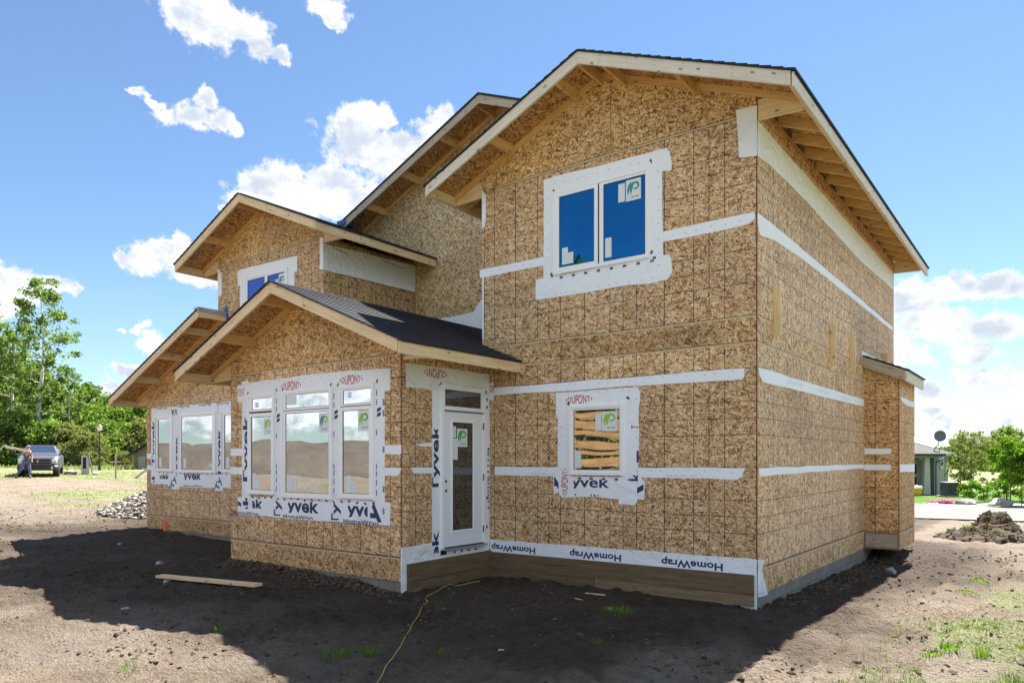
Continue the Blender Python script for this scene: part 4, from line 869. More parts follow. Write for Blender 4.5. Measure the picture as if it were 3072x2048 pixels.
# ================================================================== TERRAIN
def sm(a, b, x): t = np.clip((x-a)/(b-a), 0, 1); return t*t*(3-2*t)
def vnoise(x, y, sc, seed=0):
    """smooth value noise on numpy arrays"""
    x = x*sc+seed*17.3; y = y*sc-seed*9.1
    xi = np.floor(x).astype(np.int64); yi = np.floor(y).astype(np.int64); fx = x-xi; fy = y-yi
    def h(a, b):
        v = (a*374761393+b*668265263+seed*974711) & 0x7fffffff; v = ((v ^ (v >> 13))*1274126177) & 0x7fffffff
        return ((v ^ (v >> 16)) & 0xffff)/65535.0
    fx = fx*fx*(3-2*fx); fy = fy*fy*(3-2*fy)
    return (h(xi, yi)*(1-fx)+h(xi+1, yi)*fx)*(1-fy)+(h(xi, yi+1)*(1-fx)+h(xi+1, yi+1)*fx)*fy-.5
def height(x, y, detail=True):
    x = np.asarray(x, float); y = np.asarray(y, float)
    z = .03*np.clip(-16-x, 0, 32)+.008*np.clip(-48-x, 0, 40)
    w_ = sm(-22, -7, x)
    z = z-w_*(.22*sm(5, 13, y)+.16*sm(13, 24, y)+.5*sm(58, 75, y))
    z = z+.10*sm(-9, -14, x)*sm(-3, 0, y)*sm(-20, -15, x)
    # soil banked along the walls
    z = z+.09*np.exp(-((y+2.0)/.22)**2)*sm(-8.4, -8.0, x)*sm(-4.4, -5.2, x)
    z = z+.10*np.exp(-((x-.25)/.35)**2-((y-6.9)/.5)**2)
    z = z-.022*np.clip(y, 0, 6)*np.exp(-(x/1.3)**2)*sm(7.5, 5.8, y)*(x > -.5)-.03*np.exp(-(x/.5)**2-((y-.6)/1.2)**2)
    if detail:
        near = np.exp(-(np.hypot(x+3, y+2)/26)**2)
        am = np.clip(near, .15, 1)
        z = z + .055*vnoise(x, y, .45, 1)*am + .035*vnoise(x, y, 1.3, 2)*am
        z = z + .06*np.abs(vnoise(x, y, 3.1, 3))*near + .085*np.abs(vnoise(x, y, 6.5, 4))*near*(.4+1.6*np.clip(vnoise(x, y, .8, 9)+.45, 0, 1)) + .052*vnoise(x, y, 13, 5)*near*(.3+1.7*np.clip(vnoise(x, y, 1.1, 10)+.45, 0, 1))
        # vehicle ruts running along the right side of the house and away to the left
        for c, d_ in ((1.25, .026), (1.95, .03), (2.9, .03)):
            xx = x-c-.18*np.sin(y*.35)
            z = z-d_*2*np.exp(-(xx/.11)**2)*sm(-6, -3, y)*sm(16, 10, y)+d_*1.5*np.exp(-((xx-.2)/.08)**2)*(.5+vnoise(x, y, 5, 8))*sm(16, 10, y)*sm(-6, -3, y)
        for c, d_ in ((-4.6, .02), (-6.3, .02)):
            yy = y-c+.04*x+.25*np.sin(x*.2)
            z = z-d_*2*np.exp(-(yy/.13)**2)*sm(-2, -6, x)
    # no soil above the floor line inside the house footprint
    return z
def H(x, y): return float(height(np.array([x]), np.array([y]))[0])

def grass_amount(x, y):
    g = sm(1.15, 2.5, x+.35*vnoise(x, y, .9, 11)*2-.15*y*(y > 0))*sm(12, 3, y)*.95
    g = g*(.35+1.1*np.clip(vnoise(x, y, 1.1, 12)+.5, 0, 1))
    g = np.maximum(g, sm(-19, -26, x+6*vnoise(x, y, .12, 13))*np.clip(.15+1.6*vnoise(x, y, .22, 14)+.5*vnoise(x*.4, y*1.5, .5, 15), 0, 1)*.9)
    g = np.maximum(g, np.exp(-(((x+28.5)/3.2)**2+((y-4.5)/2.6)**2))*1.0)
    g = np.maximum(g, sm(-40, -46, x)*.85)
    # verge and neighbour's lawn
    g = np.maximum(g, sm(33, 33.6, y-.25*(x+1))*sm(-30, -22, x))
    g = np.maximum(g, sm(60, 66, y)*sm(-60, -40, x)*1.0)
    g = np.maximum(g, sm(20, 30, x)); g = np.maximum(g, sm(-30, -45, y)*.9)
    return np.clip(g, 0, 1)
def lawn_amount(x, y): return sm(33, 33.3, y-.25*(x+1))*sm(-24, -18, x)*sm(60, 52, y)

def painted_shade_amount(x, y):
    # house shade painted into the soil colour round the foundation, ragged outline
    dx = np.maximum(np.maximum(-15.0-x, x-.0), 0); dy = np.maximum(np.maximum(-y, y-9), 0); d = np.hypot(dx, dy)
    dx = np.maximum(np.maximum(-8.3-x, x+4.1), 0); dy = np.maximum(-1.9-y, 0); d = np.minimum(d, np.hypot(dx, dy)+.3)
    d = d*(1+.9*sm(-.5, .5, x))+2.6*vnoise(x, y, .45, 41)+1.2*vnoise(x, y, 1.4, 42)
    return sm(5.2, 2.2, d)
def grid_mesh(name, m, cx_, cy_, a, b, n, ext_fn=None):
    u = np.linspace(-1, 1, n); g = a*np.sinh(b*u)
    X, Y = np.meshgrid(cx_+g, cy_+g); Z = height(X, Y)
    V = np.stack([X.ravel(), Y.ravel(), Z.ravel()], 1)
    i = np.arange(n*n).reshape(n, n); F = np.stack([i[:-1, :-1].ravel(), i[:-1, 1:].ravel(), i[1:, 1:].ravel(), i[1:, :-1].ravel()], 1)
    me = bpy.data.meshes.new(name)
    me.vertices.add(len(V)); me.vertices.foreach_set('co', V.ravel())
    me.loops.add(F.size); me.loops.foreach_set('vertex_index', F.ravel().astype(np.int32))
    me.polygons.add(len(F)); me.polygons.foreach_set('loop_start', np.arange(0, F.size, 4, dtype=np.int32)); 
    me.update(calc_edges=True)
    me.polygons.foreach_set('use_smooth', np.ones(len(F), bool))
    for nm, fn in (('grass', grass_amount), ('lawn', lawn_amount), ('painted_shade', painted_shade_amount)):
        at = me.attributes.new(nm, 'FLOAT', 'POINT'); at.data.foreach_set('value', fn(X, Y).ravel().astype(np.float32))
    me.materials.append(m); o = bpy.data.objects.new(name, me); COL.objects.link(o)
    return o
gm, gt, gb = mat('soil_and_grass')
tc = gt.new('ShaderNodeTexCoord').outputs['Object']
def att(n):
    a = gt.new('ShaderNodeAttribute'); a.attribute_name = n; return a.outputs['Fac']
s1 = gt.noise(tc, 1.2, 6, .6); s2 = gt.noise(tc, 9, 6, .65); s3 = gt.noise(gt.vm('MULTIPLY', tc, (1, 1, 1)), 55, 5, .65); s4 = gt.noise(tc, 220, 3, .6)
f = gt.m('ADD', gt.m('ADD', gt.m('MULTIPLY', s1, .3), gt.m('MULTIPLY', s2, .3)), gt.m('ADD', gt.m('MULTIPLY', s3, .25), gt.m('MULTIPLY', s4, .15)))
soil = gt.ramp(f, [(.30, (.060, .042, .029)), (.41, (.18, .135, .095)), (.52, (.31, .245, .185)), (.70, (.45, .375, .30))])
soil = gt.mix(gt.m('MULTIPLY', att('painted_shade'), .85), soil, gt.mix(1.0, soil, (.22, .19, .16, 1), 'MULTIPLY'))  # painted shade multiplied into the soil near the walls
# dry pale patches
dry = gt.mapr(gt.noise(tc, .55, 4, .6), .48, .68); soil = gt.mix(gt.m('MULTIPLY', dry, gt.m('SUBTRACT', .65, gt.m('MULTIPLY', att('painted_shade'), .6))), soil, gt.mix(s2, (.26, .215, .18, 1), (.38, .33, .28, 1)))
gr1 = gt.noise(tc, 30, 5, .7)
gcol = gt.ramp(gt.m('ADD', gt.m('MULTIPLY', gr1, .6), gt.m('MULTIPLY', gt.noise(tc, .8, 4), .4)), [(.32, (.07, .09, .03)), (.46, (.19, .21, .085)), (.58, (.33, .33, .18)), (.75, (.44, .42, .29))])
ga = gt.mapr(gt.m('ADD', att('grass'), gt.m('MULTIPLY', gt.m('SUBTRACT', gt.noise(tc, 4, 6, .7), .5), 1.0)), .35, .75)
c = gt.mix(ga, soil, gcol)
lc = gt.mix(gt.noise(tc, 12, 4), (.06, .155, .005, 1), (.10, .23, .010, 1))
c = gt.mix(att('lawn'), c, lc)
gt.link(c, gb.inputs['Base Color']); gb.inputs['Roughness'].default_value = .92; gb.inputs['Specular IOR Level'].default_value = .25
bn = gt.new('ShaderNodeBump'); bn.inputs['Strength'].default_value = 1; bn.inputs['Distance'].default_value = .11
vo = gt.new('ShaderNodeTexVoronoi'); vo.inputs['Scale'].default_value = 28; gt.link(gt.vm('ADD', tc, gt.vm('MULTIPLY', gt.noise(tc, 12, 3, out='Color'), (.08, .08, .08))), vo.inputs['Vector'])
hh = gt.m('ADD', gt.m('ADD', gt.m('MULTIPLY', s2, 1.0), gt.m('MULTIPLY', s3, .55)), gt.m('ADD', gt.m('MULTIPLY', vo.outputs['Distance'], -.35), gt.m('MULTIPLY', s4, .2)))
gt.link(hh, bn.inputs['Height']); gt.link(bn.outputs[0], gb.inputs['Normal'])
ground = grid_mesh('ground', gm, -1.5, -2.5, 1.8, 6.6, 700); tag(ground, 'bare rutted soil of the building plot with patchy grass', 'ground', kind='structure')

# driveway / road behind the plot
rm = plain('pale_road', (.125, .118, .105), .9, var=.15, vscale=1.5, bump=.004, bscale=25)
def ribbon(name, m, pts, lift, thick=.02):
    """flat sheet following the terrain through polygon rows"""
    mb = MB(); n = len(pts)
    for i in range(n-1):
        (a0, b0), (a1, b1) = pts[i], pts[i+1]
        K = 12
        for k in range(K):
            q = []
            for (P0, P1, t) in ((a0, b0, k/K), (a0, b0, (k+1)/K), (a1, b1, (k+1)/K), (a1, b1, k/K)):
                x = P0[0]+(P1[0]-P0[0])*t; y = P0[1]+(P1[1]-P0[1])*t
                q.append((x, y, float(height(np.array([x]), np.array([y]), False)[0])+lift))
            mb.add(q, [(0, 1, 2, 3)])
    return mb.build(name, m)
road = ribbon('road', rm, [((x, 21.5+.25*(x+1)), (x, 32.6+.25*(x+1))) for x in range(-30, 41, 5)], .055)
tag(road, 'pale gravel road passing behind the plot', 'road', kind='structure')

# --- soil clods, pebbles: stuff
def rocks(name, pts, sizes, m, squash=.6, seed=1, kind='stuff', label=None, cat=None, sub=1, group=None):
    r_ = np.random.default_rng(seed); bm = bmesh.new(); bmesh.ops.create_icosphere(bm, subdivisions=sub, radius=1)
    bv = np.array([v.co[:] for v in bm.verts]); bf = np.array([[v.index for v in f.verts] for f in bm.faces]); bm.free()
    n = len(pts); k = len(bv)
    sc = sizes[:, None]*r_.uniform(.6, 1.4, (n, 3))*np.array([1, 1, squash]); V = bv[None]*sc[:, None, :]
    V = V*(1+r_.uniform(-.28, .28, (n, k, 1)))
    a = r_.uniform(0, 2*PI, n); c_, s_ = np.cos(a)[:, None], np.sin(a)[:, None]
    X = V[:, :, 0]*c_-V[:, :, 1]*s_; Y = V[:, :, 0]*s_+V[:, :, 1]*c_
    V = np.stack([X, Y, V[:, :, 2]], 2)+pts[:, None, :]
    F = (bf[None]+np.arange(n)[:, None, None]*k).reshape(-1, 3)
    me = bpy.data.meshes.new(name); me.from_pydata(V.reshape(-1, 3).tolist(), [], F.tolist()); me.materials.append(m)
    o = bpy.data.objects.new(name, me); COL.objects.link(o)
    return tag(o, label, cat, group, kind)
cm, ct, cb = mat('soil_clod')
isl = ct.new('ShaderNodeNewGeometry').outputs['Random Per Island']; otc = ct.new('ShaderNodeTexCoord').outputs['Object']
ct.link(ct.mix(ct.noise(otc, 60, 4), ct.mix(isl, (.030, .021, .014, 1), (.075, .054, .038, 1)), ct.mix(isl, (.055, .040, .028, 1), (.17, .128, .092, 1))), cb.inputs['Base Color']); cb.inputs['Roughness'].default_value = .95; cb.inputs['Specular IOR Level'].default_value = .2
def scatter(n, xr, yr, dens=None, seed=3):
    r_ = np.random.default_rng(seed); x = r_.uniform(*xr, n); y = r_.uniform(*yr, n)
    keep = ~(((x > -15.1) & (x < .02) & (y > -.03) & (y < 9.1)) | ((x > -8.3) & (x < -4.12) & (y > -1.9) & (y < .1)))
    if dens is not None: keep &= r_.random(n) < dens(x, y)
    x, y = x[keep], y[keep]; return np.stack([x, y, height(x, y)], 1)
cl = lambda x, y: np.clip(.12+1.5*np.clip(vnoise(x, y, .9, 21)+.1, 0, 1)+.6*np.exp(-((y+2.15)/.3)**2)*(x > -8.5)*(x < -4)+.8*np.exp(-((x-.3)/.3)**2)*(y > .2), 0, 1)
p = scatter(48000, (-9, 4.5), (-7, 9), cl, 5); r_ = np.random.default_rng(9)
rocks('soil_clods', p, .005+.030*r_.random(len(p))**5.0, cm, .7, 2, label='loose crumbs and clods of soil on the bare ground near the house', cat='soil')
p = scatter(14000, (-24, -8), (-7, 4), cl, 6)
rocks('soil_clods', p, .012+.03*r_.random(len(p))**3.0, cm, .6, 3, label='loose clods of soil on the sunlit ground at the left', cat='soil')
# banked clods against the lower gable wall and the right foundation
q = scatter(1500, (-8.25, -4.2), (-2.25, -1.9), None, 8); q[:, 2] += .01
q2 = scatter(900, (.04, .6), (.4, 7.6), None, 9); q2[:, 2] -= .005
q = np.concatenate([q, q2]); rocks('soil_clods', q, .012+.026*r_.random(len(q))**2.5, cm, .8, 4, label='clods of soil banked against the foundation walls', cat='soil')
# pale stones that can be told apart
SM = plain('pale_stone', (.30, .29, .275), .8, var=.15)
SM.name = 'pale_stone'
for i, (x, y, s, lb) in enumerate(((-9.38, -2.53, .085, 'largest pale stone on the shaded soil left of the porch'), (-6.12, -4.61, .045, 'small pale stone near the sun edge in front of the loose plank'), (-12.8, -1.62, .06, 'pale stone before the leftmost wall'), (-7.52, -3.38, .05, 'flat pale stone right beside the loose plank'), (.70, 4.56, .13, 'rounded stone in the shade of the side wall'), (-1.33, -1.25, .05, 'low pale stone beside the weed clump in front of the ledger'))):
    o = rocks('stone', np.array([[x, y, H(x, y)+s*.3]]), np.array([s]), SM, .55, 30+i, None, lb, 'stone', 2)

# --- grass and weeds
def leafmat(name, c0, c1, tr=.35, rough=.55):
    m, nt, b = mat(name)
    g = nt.new('ShaderNodeNewGeometry'); rnd = g.outputs['Random Per Island']
    col = nt.mix(rnd, (*c0, 1), (*c1, 1))
    nt.n.remove(b); df = nt.new('ShaderNodeBsdfDiffuse'); t = nt.new('ShaderNodeBsdfTranslucent'); nt.link(col, df.inputs[0])
    nt.link(nt.mix(1.0, col, (1.25, 1.35, .55, 1), 'MULTIPLY'), t.inputs[0])
    mx = nt.new('ShaderNodeMixShader'); mx.inputs[0].default_value = tr; nt.link(df.outputs[0], mx.inputs[1]); nt.link(t.outputs[0], mx.inputs[2])
    nt.link(mx.outputs[0], nt.n['Material Output'].inputs['Surface']); return m
def blades(name, pts, hgt, wid, m, seed=1, lean=.5, label=None, cat='grass', kind='stuff', group=None, base=None):
    r_ = np.random.default_rng(seed); n = len(pts); a = r_.uniform(0, 2*PI, n); h = hgt*r_.uniform(.45, 1.2, n); w_ = wid*r_.uniform(.7, 1.3, n)
    d = np.stack([np.cos(a), np.sin(a), np.zeros(n)], 1); s = np.stack([-np.sin(a), np.cos(a), np.zeros(n)], 1); ln = r_.uniform(.1, 1, n)*lean
    up = np.array([0, 0, 1.])
    P0 = pts; P1 = pts+up*(h*.6)[:, None]*(1-ln*.3)[:, None]+d*(h*ln*.35)[:, None]; P2 = pts+up*(h*(1-ln*.55))[:, None]+d*(h*ln)[:, None]
    V = np.stack([P0-s*w_[:, None]/2, P0+s*w_[:, None]/2, P1+s*w_[:, None]*.35, P1-s*w_[:, None]*.35, P2], 1).reshape(-1, 3)
    i = np.arange(n)*5; F = [(k, k+1, k+2, k+3) for k in i]+[(k+3, k+2, k+4) for k in i]
    if base is not None: V = V-np.array(base)
    me = bpy.data.meshes.new(name); me.from_pydata(V.tolist(), [], F); me.materials.append(m)
    o = bpy.data.objects.new(name, me); COL.objects.link(o)
    if base is not None: o.location = base
    return tag(o, label, cat, group, kind)
GR1 = leafmat('green_grass', (.06, .13, .015), (.17, .25, .03)); GR2 = leafmat('dry_grass', (.26, .25, .14), (.42, .40, .27), .2); GR3 = leafmat('weed_leaf', (.07, .17, .02), (.20, .33, .03))
p = scatter(90000, (1.2, 5.5), (-6, 9), lambda x, y: grass_amount(x, y)**1.3*(y < 6), 11)
blades('dry_grass', p[:42000], .04, .0035, GR2, 3, 2.2, 'flattened pale dry grass beside the house on the right')
p = scatter(30000, (1.5, 4), (-4, 1.5), lambda x, y: np.clip(grass_amount(x, y)*sm(.02, .2, vnoise(x, y, 1.7, 31))*sm(1.5, -1.5, y)*1.2, 0, 1), 12)
blades('green_grass', p, .07, .005, GR1, 5, 1.0, 'short green grass at the lower right edge of the plot')
p = scatter(2600, (-9, 1.2), (-7, 0), lambda x, y: np.clip(sm(.1, .35, vnoise(x, y, 1.3, 33)), 0, 1)*.6, 14)
blades('straw', p, .05, .0035, GR2, 6, 2.5, 'scattered bits of straw on the bare soil', 'straw')
def tuft(x, y, r, n, h, m, label, seed, wd=.005, lean=.9, group='grass tufts on the bare soil'):
    r_ = np.random.default_rng(seed); a = r_.uniform(0, 2*PI, n); q = r*np.sqrt(r_.random(n)); px = x+q*np.cos(a); py = y+q*np.sin(a)
    b = (x, y, H(x, y)); return blades('grass_tuft', np.stack([px, py, height(px, py)], 1), h, wd, m, seed, lean, label, 'grass tuft', None, group, b)
TU = [(-2.32, -4.515, .16, 130, .11, 'spiky grass tuft left of the yellow cord near the bottom edge'), (-2.08, -4.33, .10, 90, .13, 'taller dark grass tuft just left of the yellow cord'), (-1.65, -3.84, .07, 50, .07, 'tiny grass tuft right of the yellow cord on the shaded soil'),
 (-1.16, -1.38, .20, 170, .10, 'wide flattened weed clump in front of the ledger'), (-.60, -2.79, .05, 50, .10, 'small bright grass tuft alone right of the middle of the shade'), (-3.98, -4.66, .06, 50, .10, 'single green weed by the shadow edge left of centre'),
 (-3.40, -5.86, .08, 60, .06, 'yellowish weed on the sunlit soil at the bottom left'), (2.0, -1.35, .09, 80, .06, 'broad leaved weed on the sunny slope at the lower right'), (2.12, -1.08, .09, 70, .08, 'second broad leaved weed just behind the lower right one'),
 (2.37, -1.18, .06, 90, .16, 'upright grass tuft standing tallest at the lower right'), (1.98, 4.0, .22, 120, .06, 'yellow green weed patch farthest along the right side'), (1.92, 2.8, .28, 130, .05, 'thin weed patch halfway along the right side'), (2.65, -1.9, .12, 120, .12, 'bushy grass tuft in the bottom right corner')]
for i, (x, y, r, n, h, lb) in enumerate(TU):
    o = tuft(x, y, r*(.6 if r > .2 and x > 1 else 1), n, h, GR3 if 'weed' in lb else GR1, lb, 40+i, .012 if 'broad' in lb else .005 if r < .2 else .008)

# ================================================================== THINGS LYING AROUND
# loose plank
pl = MB(); z = max(H(-7.98, -3.24), H(-6.9, -3.1), H(-5.83, -2.98))+.03
pl.beam((-7.98, -3.24, H(-7.98, -3.24)+.04), (-5.83, -2.975, H(-5.83, -2.975)+.045), .14, .038)
o = pl.build('plank', LUM, loc=(-6.9, -3.1, z)); tag(o, 'loose pale plank lying on the shaded soil', 'plank')
# extension cord
cp = [(-3.70, -.80), (-3.781, -.935), (-3.842, -1.126), (-4.02, -1.079), (-3.95, -1.25), (-3.843, -1.476), (-3.70, -1.75), (-3.546, -2.078), (-3.32, -2.27), (-3.223, -2.452), (-2.90, -2.86), (-2.635, -3.236), (-2.45, -3.45), (-2.293, -3.679), (-2.08, -3.95), (-1.886, -4.224), (-1.76, -4.40), (-1.651, -4.548), (-1.427, -4.841), (-1.2, -5.2), (-1.0, -5.7)]
def smooth_path(P, k=4):
    out = []
    for i in range(len(P)-1):
        p0, p1, p2, p3 = (np.array(P[max(0, min(len(P)-1, i+j))]) for j in (-1, 0, 1, 2))
        for t in np.linspace(0, 1, k, endpoint=False): out.append(.5*((2*p1)+(-p0+p2)*t+(2*p0-5*p1+4*p2-p3)*t*t+(-p0+3*p1-3*p2+p3)*t**3))
    return out+[np.array(P[-1])]
pp = smooth_path(cp); cz = np.array([H(q[0], q[1]) for q in pp]); cz = np.convolve(np.pad(cz, 3, 'edge'), np.ones(7)/7, 'valid')+.028
o = MB().tube([(q[0], q[1], cz[i_]) for i_, q in enumerate(pp)], .0048, 6).build('extension_cord', YEL, smooth=True, loc=(-2.6, -3.2, 0)); tag(o, 'yellow extension cord snaking from the door corner to the bottom edge', 'cord')
# scrap sticks
for (x, y, a, L, lb) in ((-1.90, -.62, .1, .28, 'short yellow stick lying before the ledger'), (-1.95, -.95, -.3, .14, 'white wood chip before the ledger'), (-1.2, -3.52, .5, .05, 'tiny pale chip on the shaded soil')):
    o = MB().beam((x-L/2*math.cos(a), y-L/2*math.sin(a), H(x, y)+.015), (x+L/2*math.cos(a), y+L/2*math.sin(a), H(x, y)+.015), .018, .012).build('stick', LUM, loc=(x, y, H(x, y))); tag(o, lb, 'stick')
# rubble pile beside the left corner
RX, RY = -19.7, 3.1
def rub(n, seed, R0=2.0, Hh=1.0):
    r_ = np.random.default_rng(seed); a = r_.uniform(0, 2*PI, n); q = R0*np.sqrt(r_.random(n)); x = RX+q*np.cos(a)*1.2; y = RY+q*np.sin(a); 
    return np.stack([x, y, height(x, y)+Hh*np.clip(1-q/R0, 0, 1)**.9], 1)
rubm, rt, rb_ = mat('broken_rubble'); isl = rt.new('ShaderNodeNewGeometry').outputs['Random Per Island']
rt.link(rt.ramp(isl, [(.0, (.08, .055, .038)), (.4, (.16, .13, .105)), (.65, (.24, .215, .19)), (1, (.38, .365, .345))]), rb_.inputs['Base Color']); rb_.inputs['Roughness'].default_value = .9
q = rub(5200, 5); r_ = np.random.default_rng(77); s = .02+.075*r_.random(len(q))**2.2
rocks('rubble_pile', q, s, rubm, .5, 6, 'stuff', 'heap of pale broken rubble beside the leftmost wall', 'rubble')
# heap of soil and roots at the right
MX, MY = 1.3, 13.4
def heap(name, cx_, cy_, rad, hh, m, label, cat, seed=1):
    bm = bmesh.new(); N = 60; vs = {}
    q = np.linspace(-1, 1, N+1); U, Vv = np.meshgrid(q, q, indexing='ij'); r2 = np.hypot(U, Vv)
    pk = np.exp(-((U-.15)/.36)**2-(Vv/.45)**2)*.60+np.exp(-((U+.38)/.26)**2-((Vv+.1)/.45)**2)*.22+np.clip(1-r2, 0, 1)*.16
    X, Y = U*rad, Vv*rad*.8
    nn = vnoise(X, Y, 1.7, seed)*.55+vnoise(X, Y, 4.1, seed+1)*.5+vnoise(X, Y, 9, seed+2)*.3
    Zt = height(cx_+X, cy_+Y)-H(cx_, cy_)+hh*pk*(1+.7*nn)+(.10*nn)*np.clip(pk*5, 0, 1)-.04-.10*np.clip((r2-.7)/.3, 0, 1)
    for i in range(N+1):
        for j in range(N+1): vs[i, j] = bm.verts.new((X[i, j], Y[i, j], Zt[i, j]))
    for i in range(N):
        for j in range(N):
            if math.hypot((i+.5)/N-.5, (j+.5)/N-.5) < .5: bm.faces.new([vs[i, j], vs[i+1, j], vs[i+1, j+1], vs[i, j+1]])
    me = bpy.data.meshes.new('soil'); bm.to_mesh(me); bm.free(); me.materials.append(m)
    t = thing(name, label, cat, (cx_, cy_, H(cx_, cy_))); o = bpy.data.objects.new('soil', me); COL.objects.link(o); o.parent = t
    r_ = np.random.default_rng(seed); k = r_.integers(0, (N+1)**2, 900); ok = (pk.ravel()[k] > .06); k = k[ok]
    P = np.stack([X.ravel()[k], Y.ravel()[k], Zt.ravel()[k]+.01], 1)+r_.normal(size=(len(k), 3))*.02
    c_ = rocks('clods', P, .015+.035*r_.random(len(k))**2.5, m, .7, seed+5, 'stuff'); c_.parent = t
    return t
dsm = plain('dark_topsoil', (.050, .033, .020), .95, bump=.05, bscale=14, var=.6, vscale=7)
hp = heap('soil_heap', MX+.15, MY, 1.55, .85, dsm, 'dark heap of torn up soil and roots by the road', 'soil heap', 4)
r_ = np.random.default_rng(5)
for k in range(16):
    x, y = r_.uniform(-1.2, 1.1), r_.uniform(-1.0, .3); z0 = .10+max(0, .45-abs(x)*.45)*r_.random(); a = r_.uniform(-.6, .6)
    q = [(x+t*math.cos(a), y-.1+t*math.sin(a)*.4, z0+.06*math.sin(t*5+k)+.0) for t in np.linspace(0, r_.uniform(.25, .6), 6)]
    MB().tube(q, [.022, .02, .017, .014, .01, .006], 5).build('root', LUMG, hp)
n = 700; a = r_.uniform(0, 2*PI, n); rr = .75*np.sqrt(r_.random(n)); sv = np.array([v_.co[:] for v_ in hp.children[0].data.vertices]); sv = sv[(sv[:, 2] > .30) | ((sv[:, 2] > .05) & (vnoise(sv[:, 0], sv[:, 1], 1.5, 7) > .12))]; gp = sv[r_.integers(0, len(sv), n)]+r_.normal(size=(n, 3))*np.array([.02, .02, 0])
o = blades('turf', gp, .10, .010, GR1, 8, 2.2, None, None, None); o.parent = hp
for k in ('label', 'category'):
    if k in o: del o[k]

# ================================================================== TREES
LV_A = leafmat('aspen_leaf', (.055, .11, .04), (.24, .31, .115), .48); LV_B = leafmat('maple_leaf', (.055, .115, .03), (.20, .28, .075), .45)
LV_C = leafmat('olive_leaf', (.10, .12, .05), (.26, .27, .11), .35); LV_D = leafmat('crabapple_leaf', (.08, .11, .04), (.27, .30, .12), .35); LV_E = leafmat('bright_leaf', (.045, .12, .015), (.16, .28, .03), .42)
bkm, bt, bb_ = mat('pale_bark'); tcb = bt.new('ShaderNodeTexCoord').outputs['Object']
bt.link(bt.mix(bt.mapr(bt.noise(bt.vm('MULTIPLY', tcb, (6, 6, 1.6)), 2, 5, .6), .50, .62), (.66, .63, .58, 1), (.08, .07, .06, 1)), bb_.inputs['Base Color']); bb_.inputs['Roughness'].default_value = .85
BARK = plain('brown_bark', (.12, .09, .065), .9, bump=.01, bscale=12, var=.3)
def crown_mesh(name, m, n, leaf, fn, ncl, cr, seed, parent, zsq=.7):
    """n leaf faces gathered in ncl clumps; fn(rng) gives a clump centre"""
    r_ = np.random.default_rng(seed)
    C_ = np.array([fn(r_) for _ in range(ncl)]); rad = cr*r_.uniform(.5, 1.35, ncl)
    k = r_.integers(0, ncl, n); u = r_.normal(size=(n, 3)); u /= np.linalg.norm(u, axis=1)[:, None]; u *= (r_.random(n)**.45)[:, None]
    P = C_[k]+u*rad[k][:, None]*np.array([1, 1, zsq])
    a = r_.normal(size=(n, 3)); a /= np.linalg.norm(a, axis=1)[:, None]; b = np.cross(a, r_.normal(size=(n, 3))); b /= np.linalg.norm(b, axis=1)[:, None]
    s = (leaf*r_.uniform(.6, 1.4, n))[:, None]
    V = np.stack([P-a*s*.5, P+b*s*.32, P+a*s*.5, P-b*s*.32], 1).reshape(-1, 3); F = np.arange(n*4).reshape(-1, 4)
    me = bpy.data.meshes.new(name); me.vertices.add(len(V)); me.vertices.foreach_set('co', V.ravel()); me.loops.add(n*4); me.loops.foreach_set('vertex_index', F.ravel().astype(np.int32))
    me.polygons.add(n); me.polygons.foreach_set('loop_start', np.arange(0, n*4, 4, dtype=np.int32)); me.update(calc_edges=True); me.materials.append(m)
    o = bpy.data.objects.new(name, me); COL.objects.link(o); o.parent = parent; return o
def make_tree(name, label, loc, h, tr, cb, rx, leaf, n, ncl, cr, lm, bm_, seed, shape='tall', lean=.0, group=None, cat='tree', nlimb=14):
    t = thing(name, label, cat, loc, 0, group); r_ = np.random.default_rng(seed)
    bend = [np.array([lean*z/h*h*.3+.25*math.sin(z*.35+seed)*(h/17), .2*math.cos(z*.3+seed)*(h/17), z]) for z in np.linspace(-.2, h*.95, 12)]
    mb = MB().tube(bend, list(np.linspace(tr, tr*.15, 12)), 8)
    def prof(f):
        return {'tall': (.25+.75*math.sin(PI*min(1, f*.85+.12)))*(1 if f < .75 else 1), 'round': math.sin(PI*min(.97, f*.9+.12)), 'bush': math.cos(PI*.5*f)**.5, 'oval': math.sin(PI*(f*.86+.1))**.7}[shape]
    tips = []
    for i in range(nlimb):
        f = (i+.3)/nlimb; z = h*(cb+(1-cb)*f*.92); k = min(10, int(z/h*11)); p0 = bend[k].copy(); p0[2] = z
        a = i*2.4+seed; L = rx*prof(f)*r_.uniform(.6, 1.05); p1 = p0+np.array([math.cos(a)*L*.5, math.sin(a)*L*.5, L*.22]); p2 = p0+np.array([math.cos(a)*L, math.sin(a)*L, L*.55])
        q = tr*.32*(1-.6*f); mb.tube([p0, p1, p2], [q, q*.6, q*.2], 5); tips.append((p1, p2))
    mb.build('trunk', bm_, t, smooth=True)
    def fn(g):
        f = g.random(); f = f**.9
        a = g.uniform(0, 2*PI); rr = rx*prof(f)*math.sqrt(g.uniform(.15, 1)); k = min(11, int((cb+(1-cb)*f)*11)); c = bend[k]
        if g.random() < .45:
            p1, p2 = tips[g.integers(len(tips))]; return p1+(p2-p1)*g.uniform(.2, 1.15)
        return np.array([c[0]+rr*math.cos(a), c[1]+rr*math.sin(a), h*(cb+(1-cb)*f)])
    crown_mesh('crown', lm, n, leaf, fn, ncl, cr, seed+100, t)
    return t
def place(src, label, x, y, sc=1, rz=0, szs=1.0, group=None):
    o = copy_tree(src); o.location = (x, y, H(x, y)); o.scale = (sc, sc, sc*szs); o.rotation_euler = (0, 0, rz); o['label'] = label
    if group: o['group'] = group
    return o
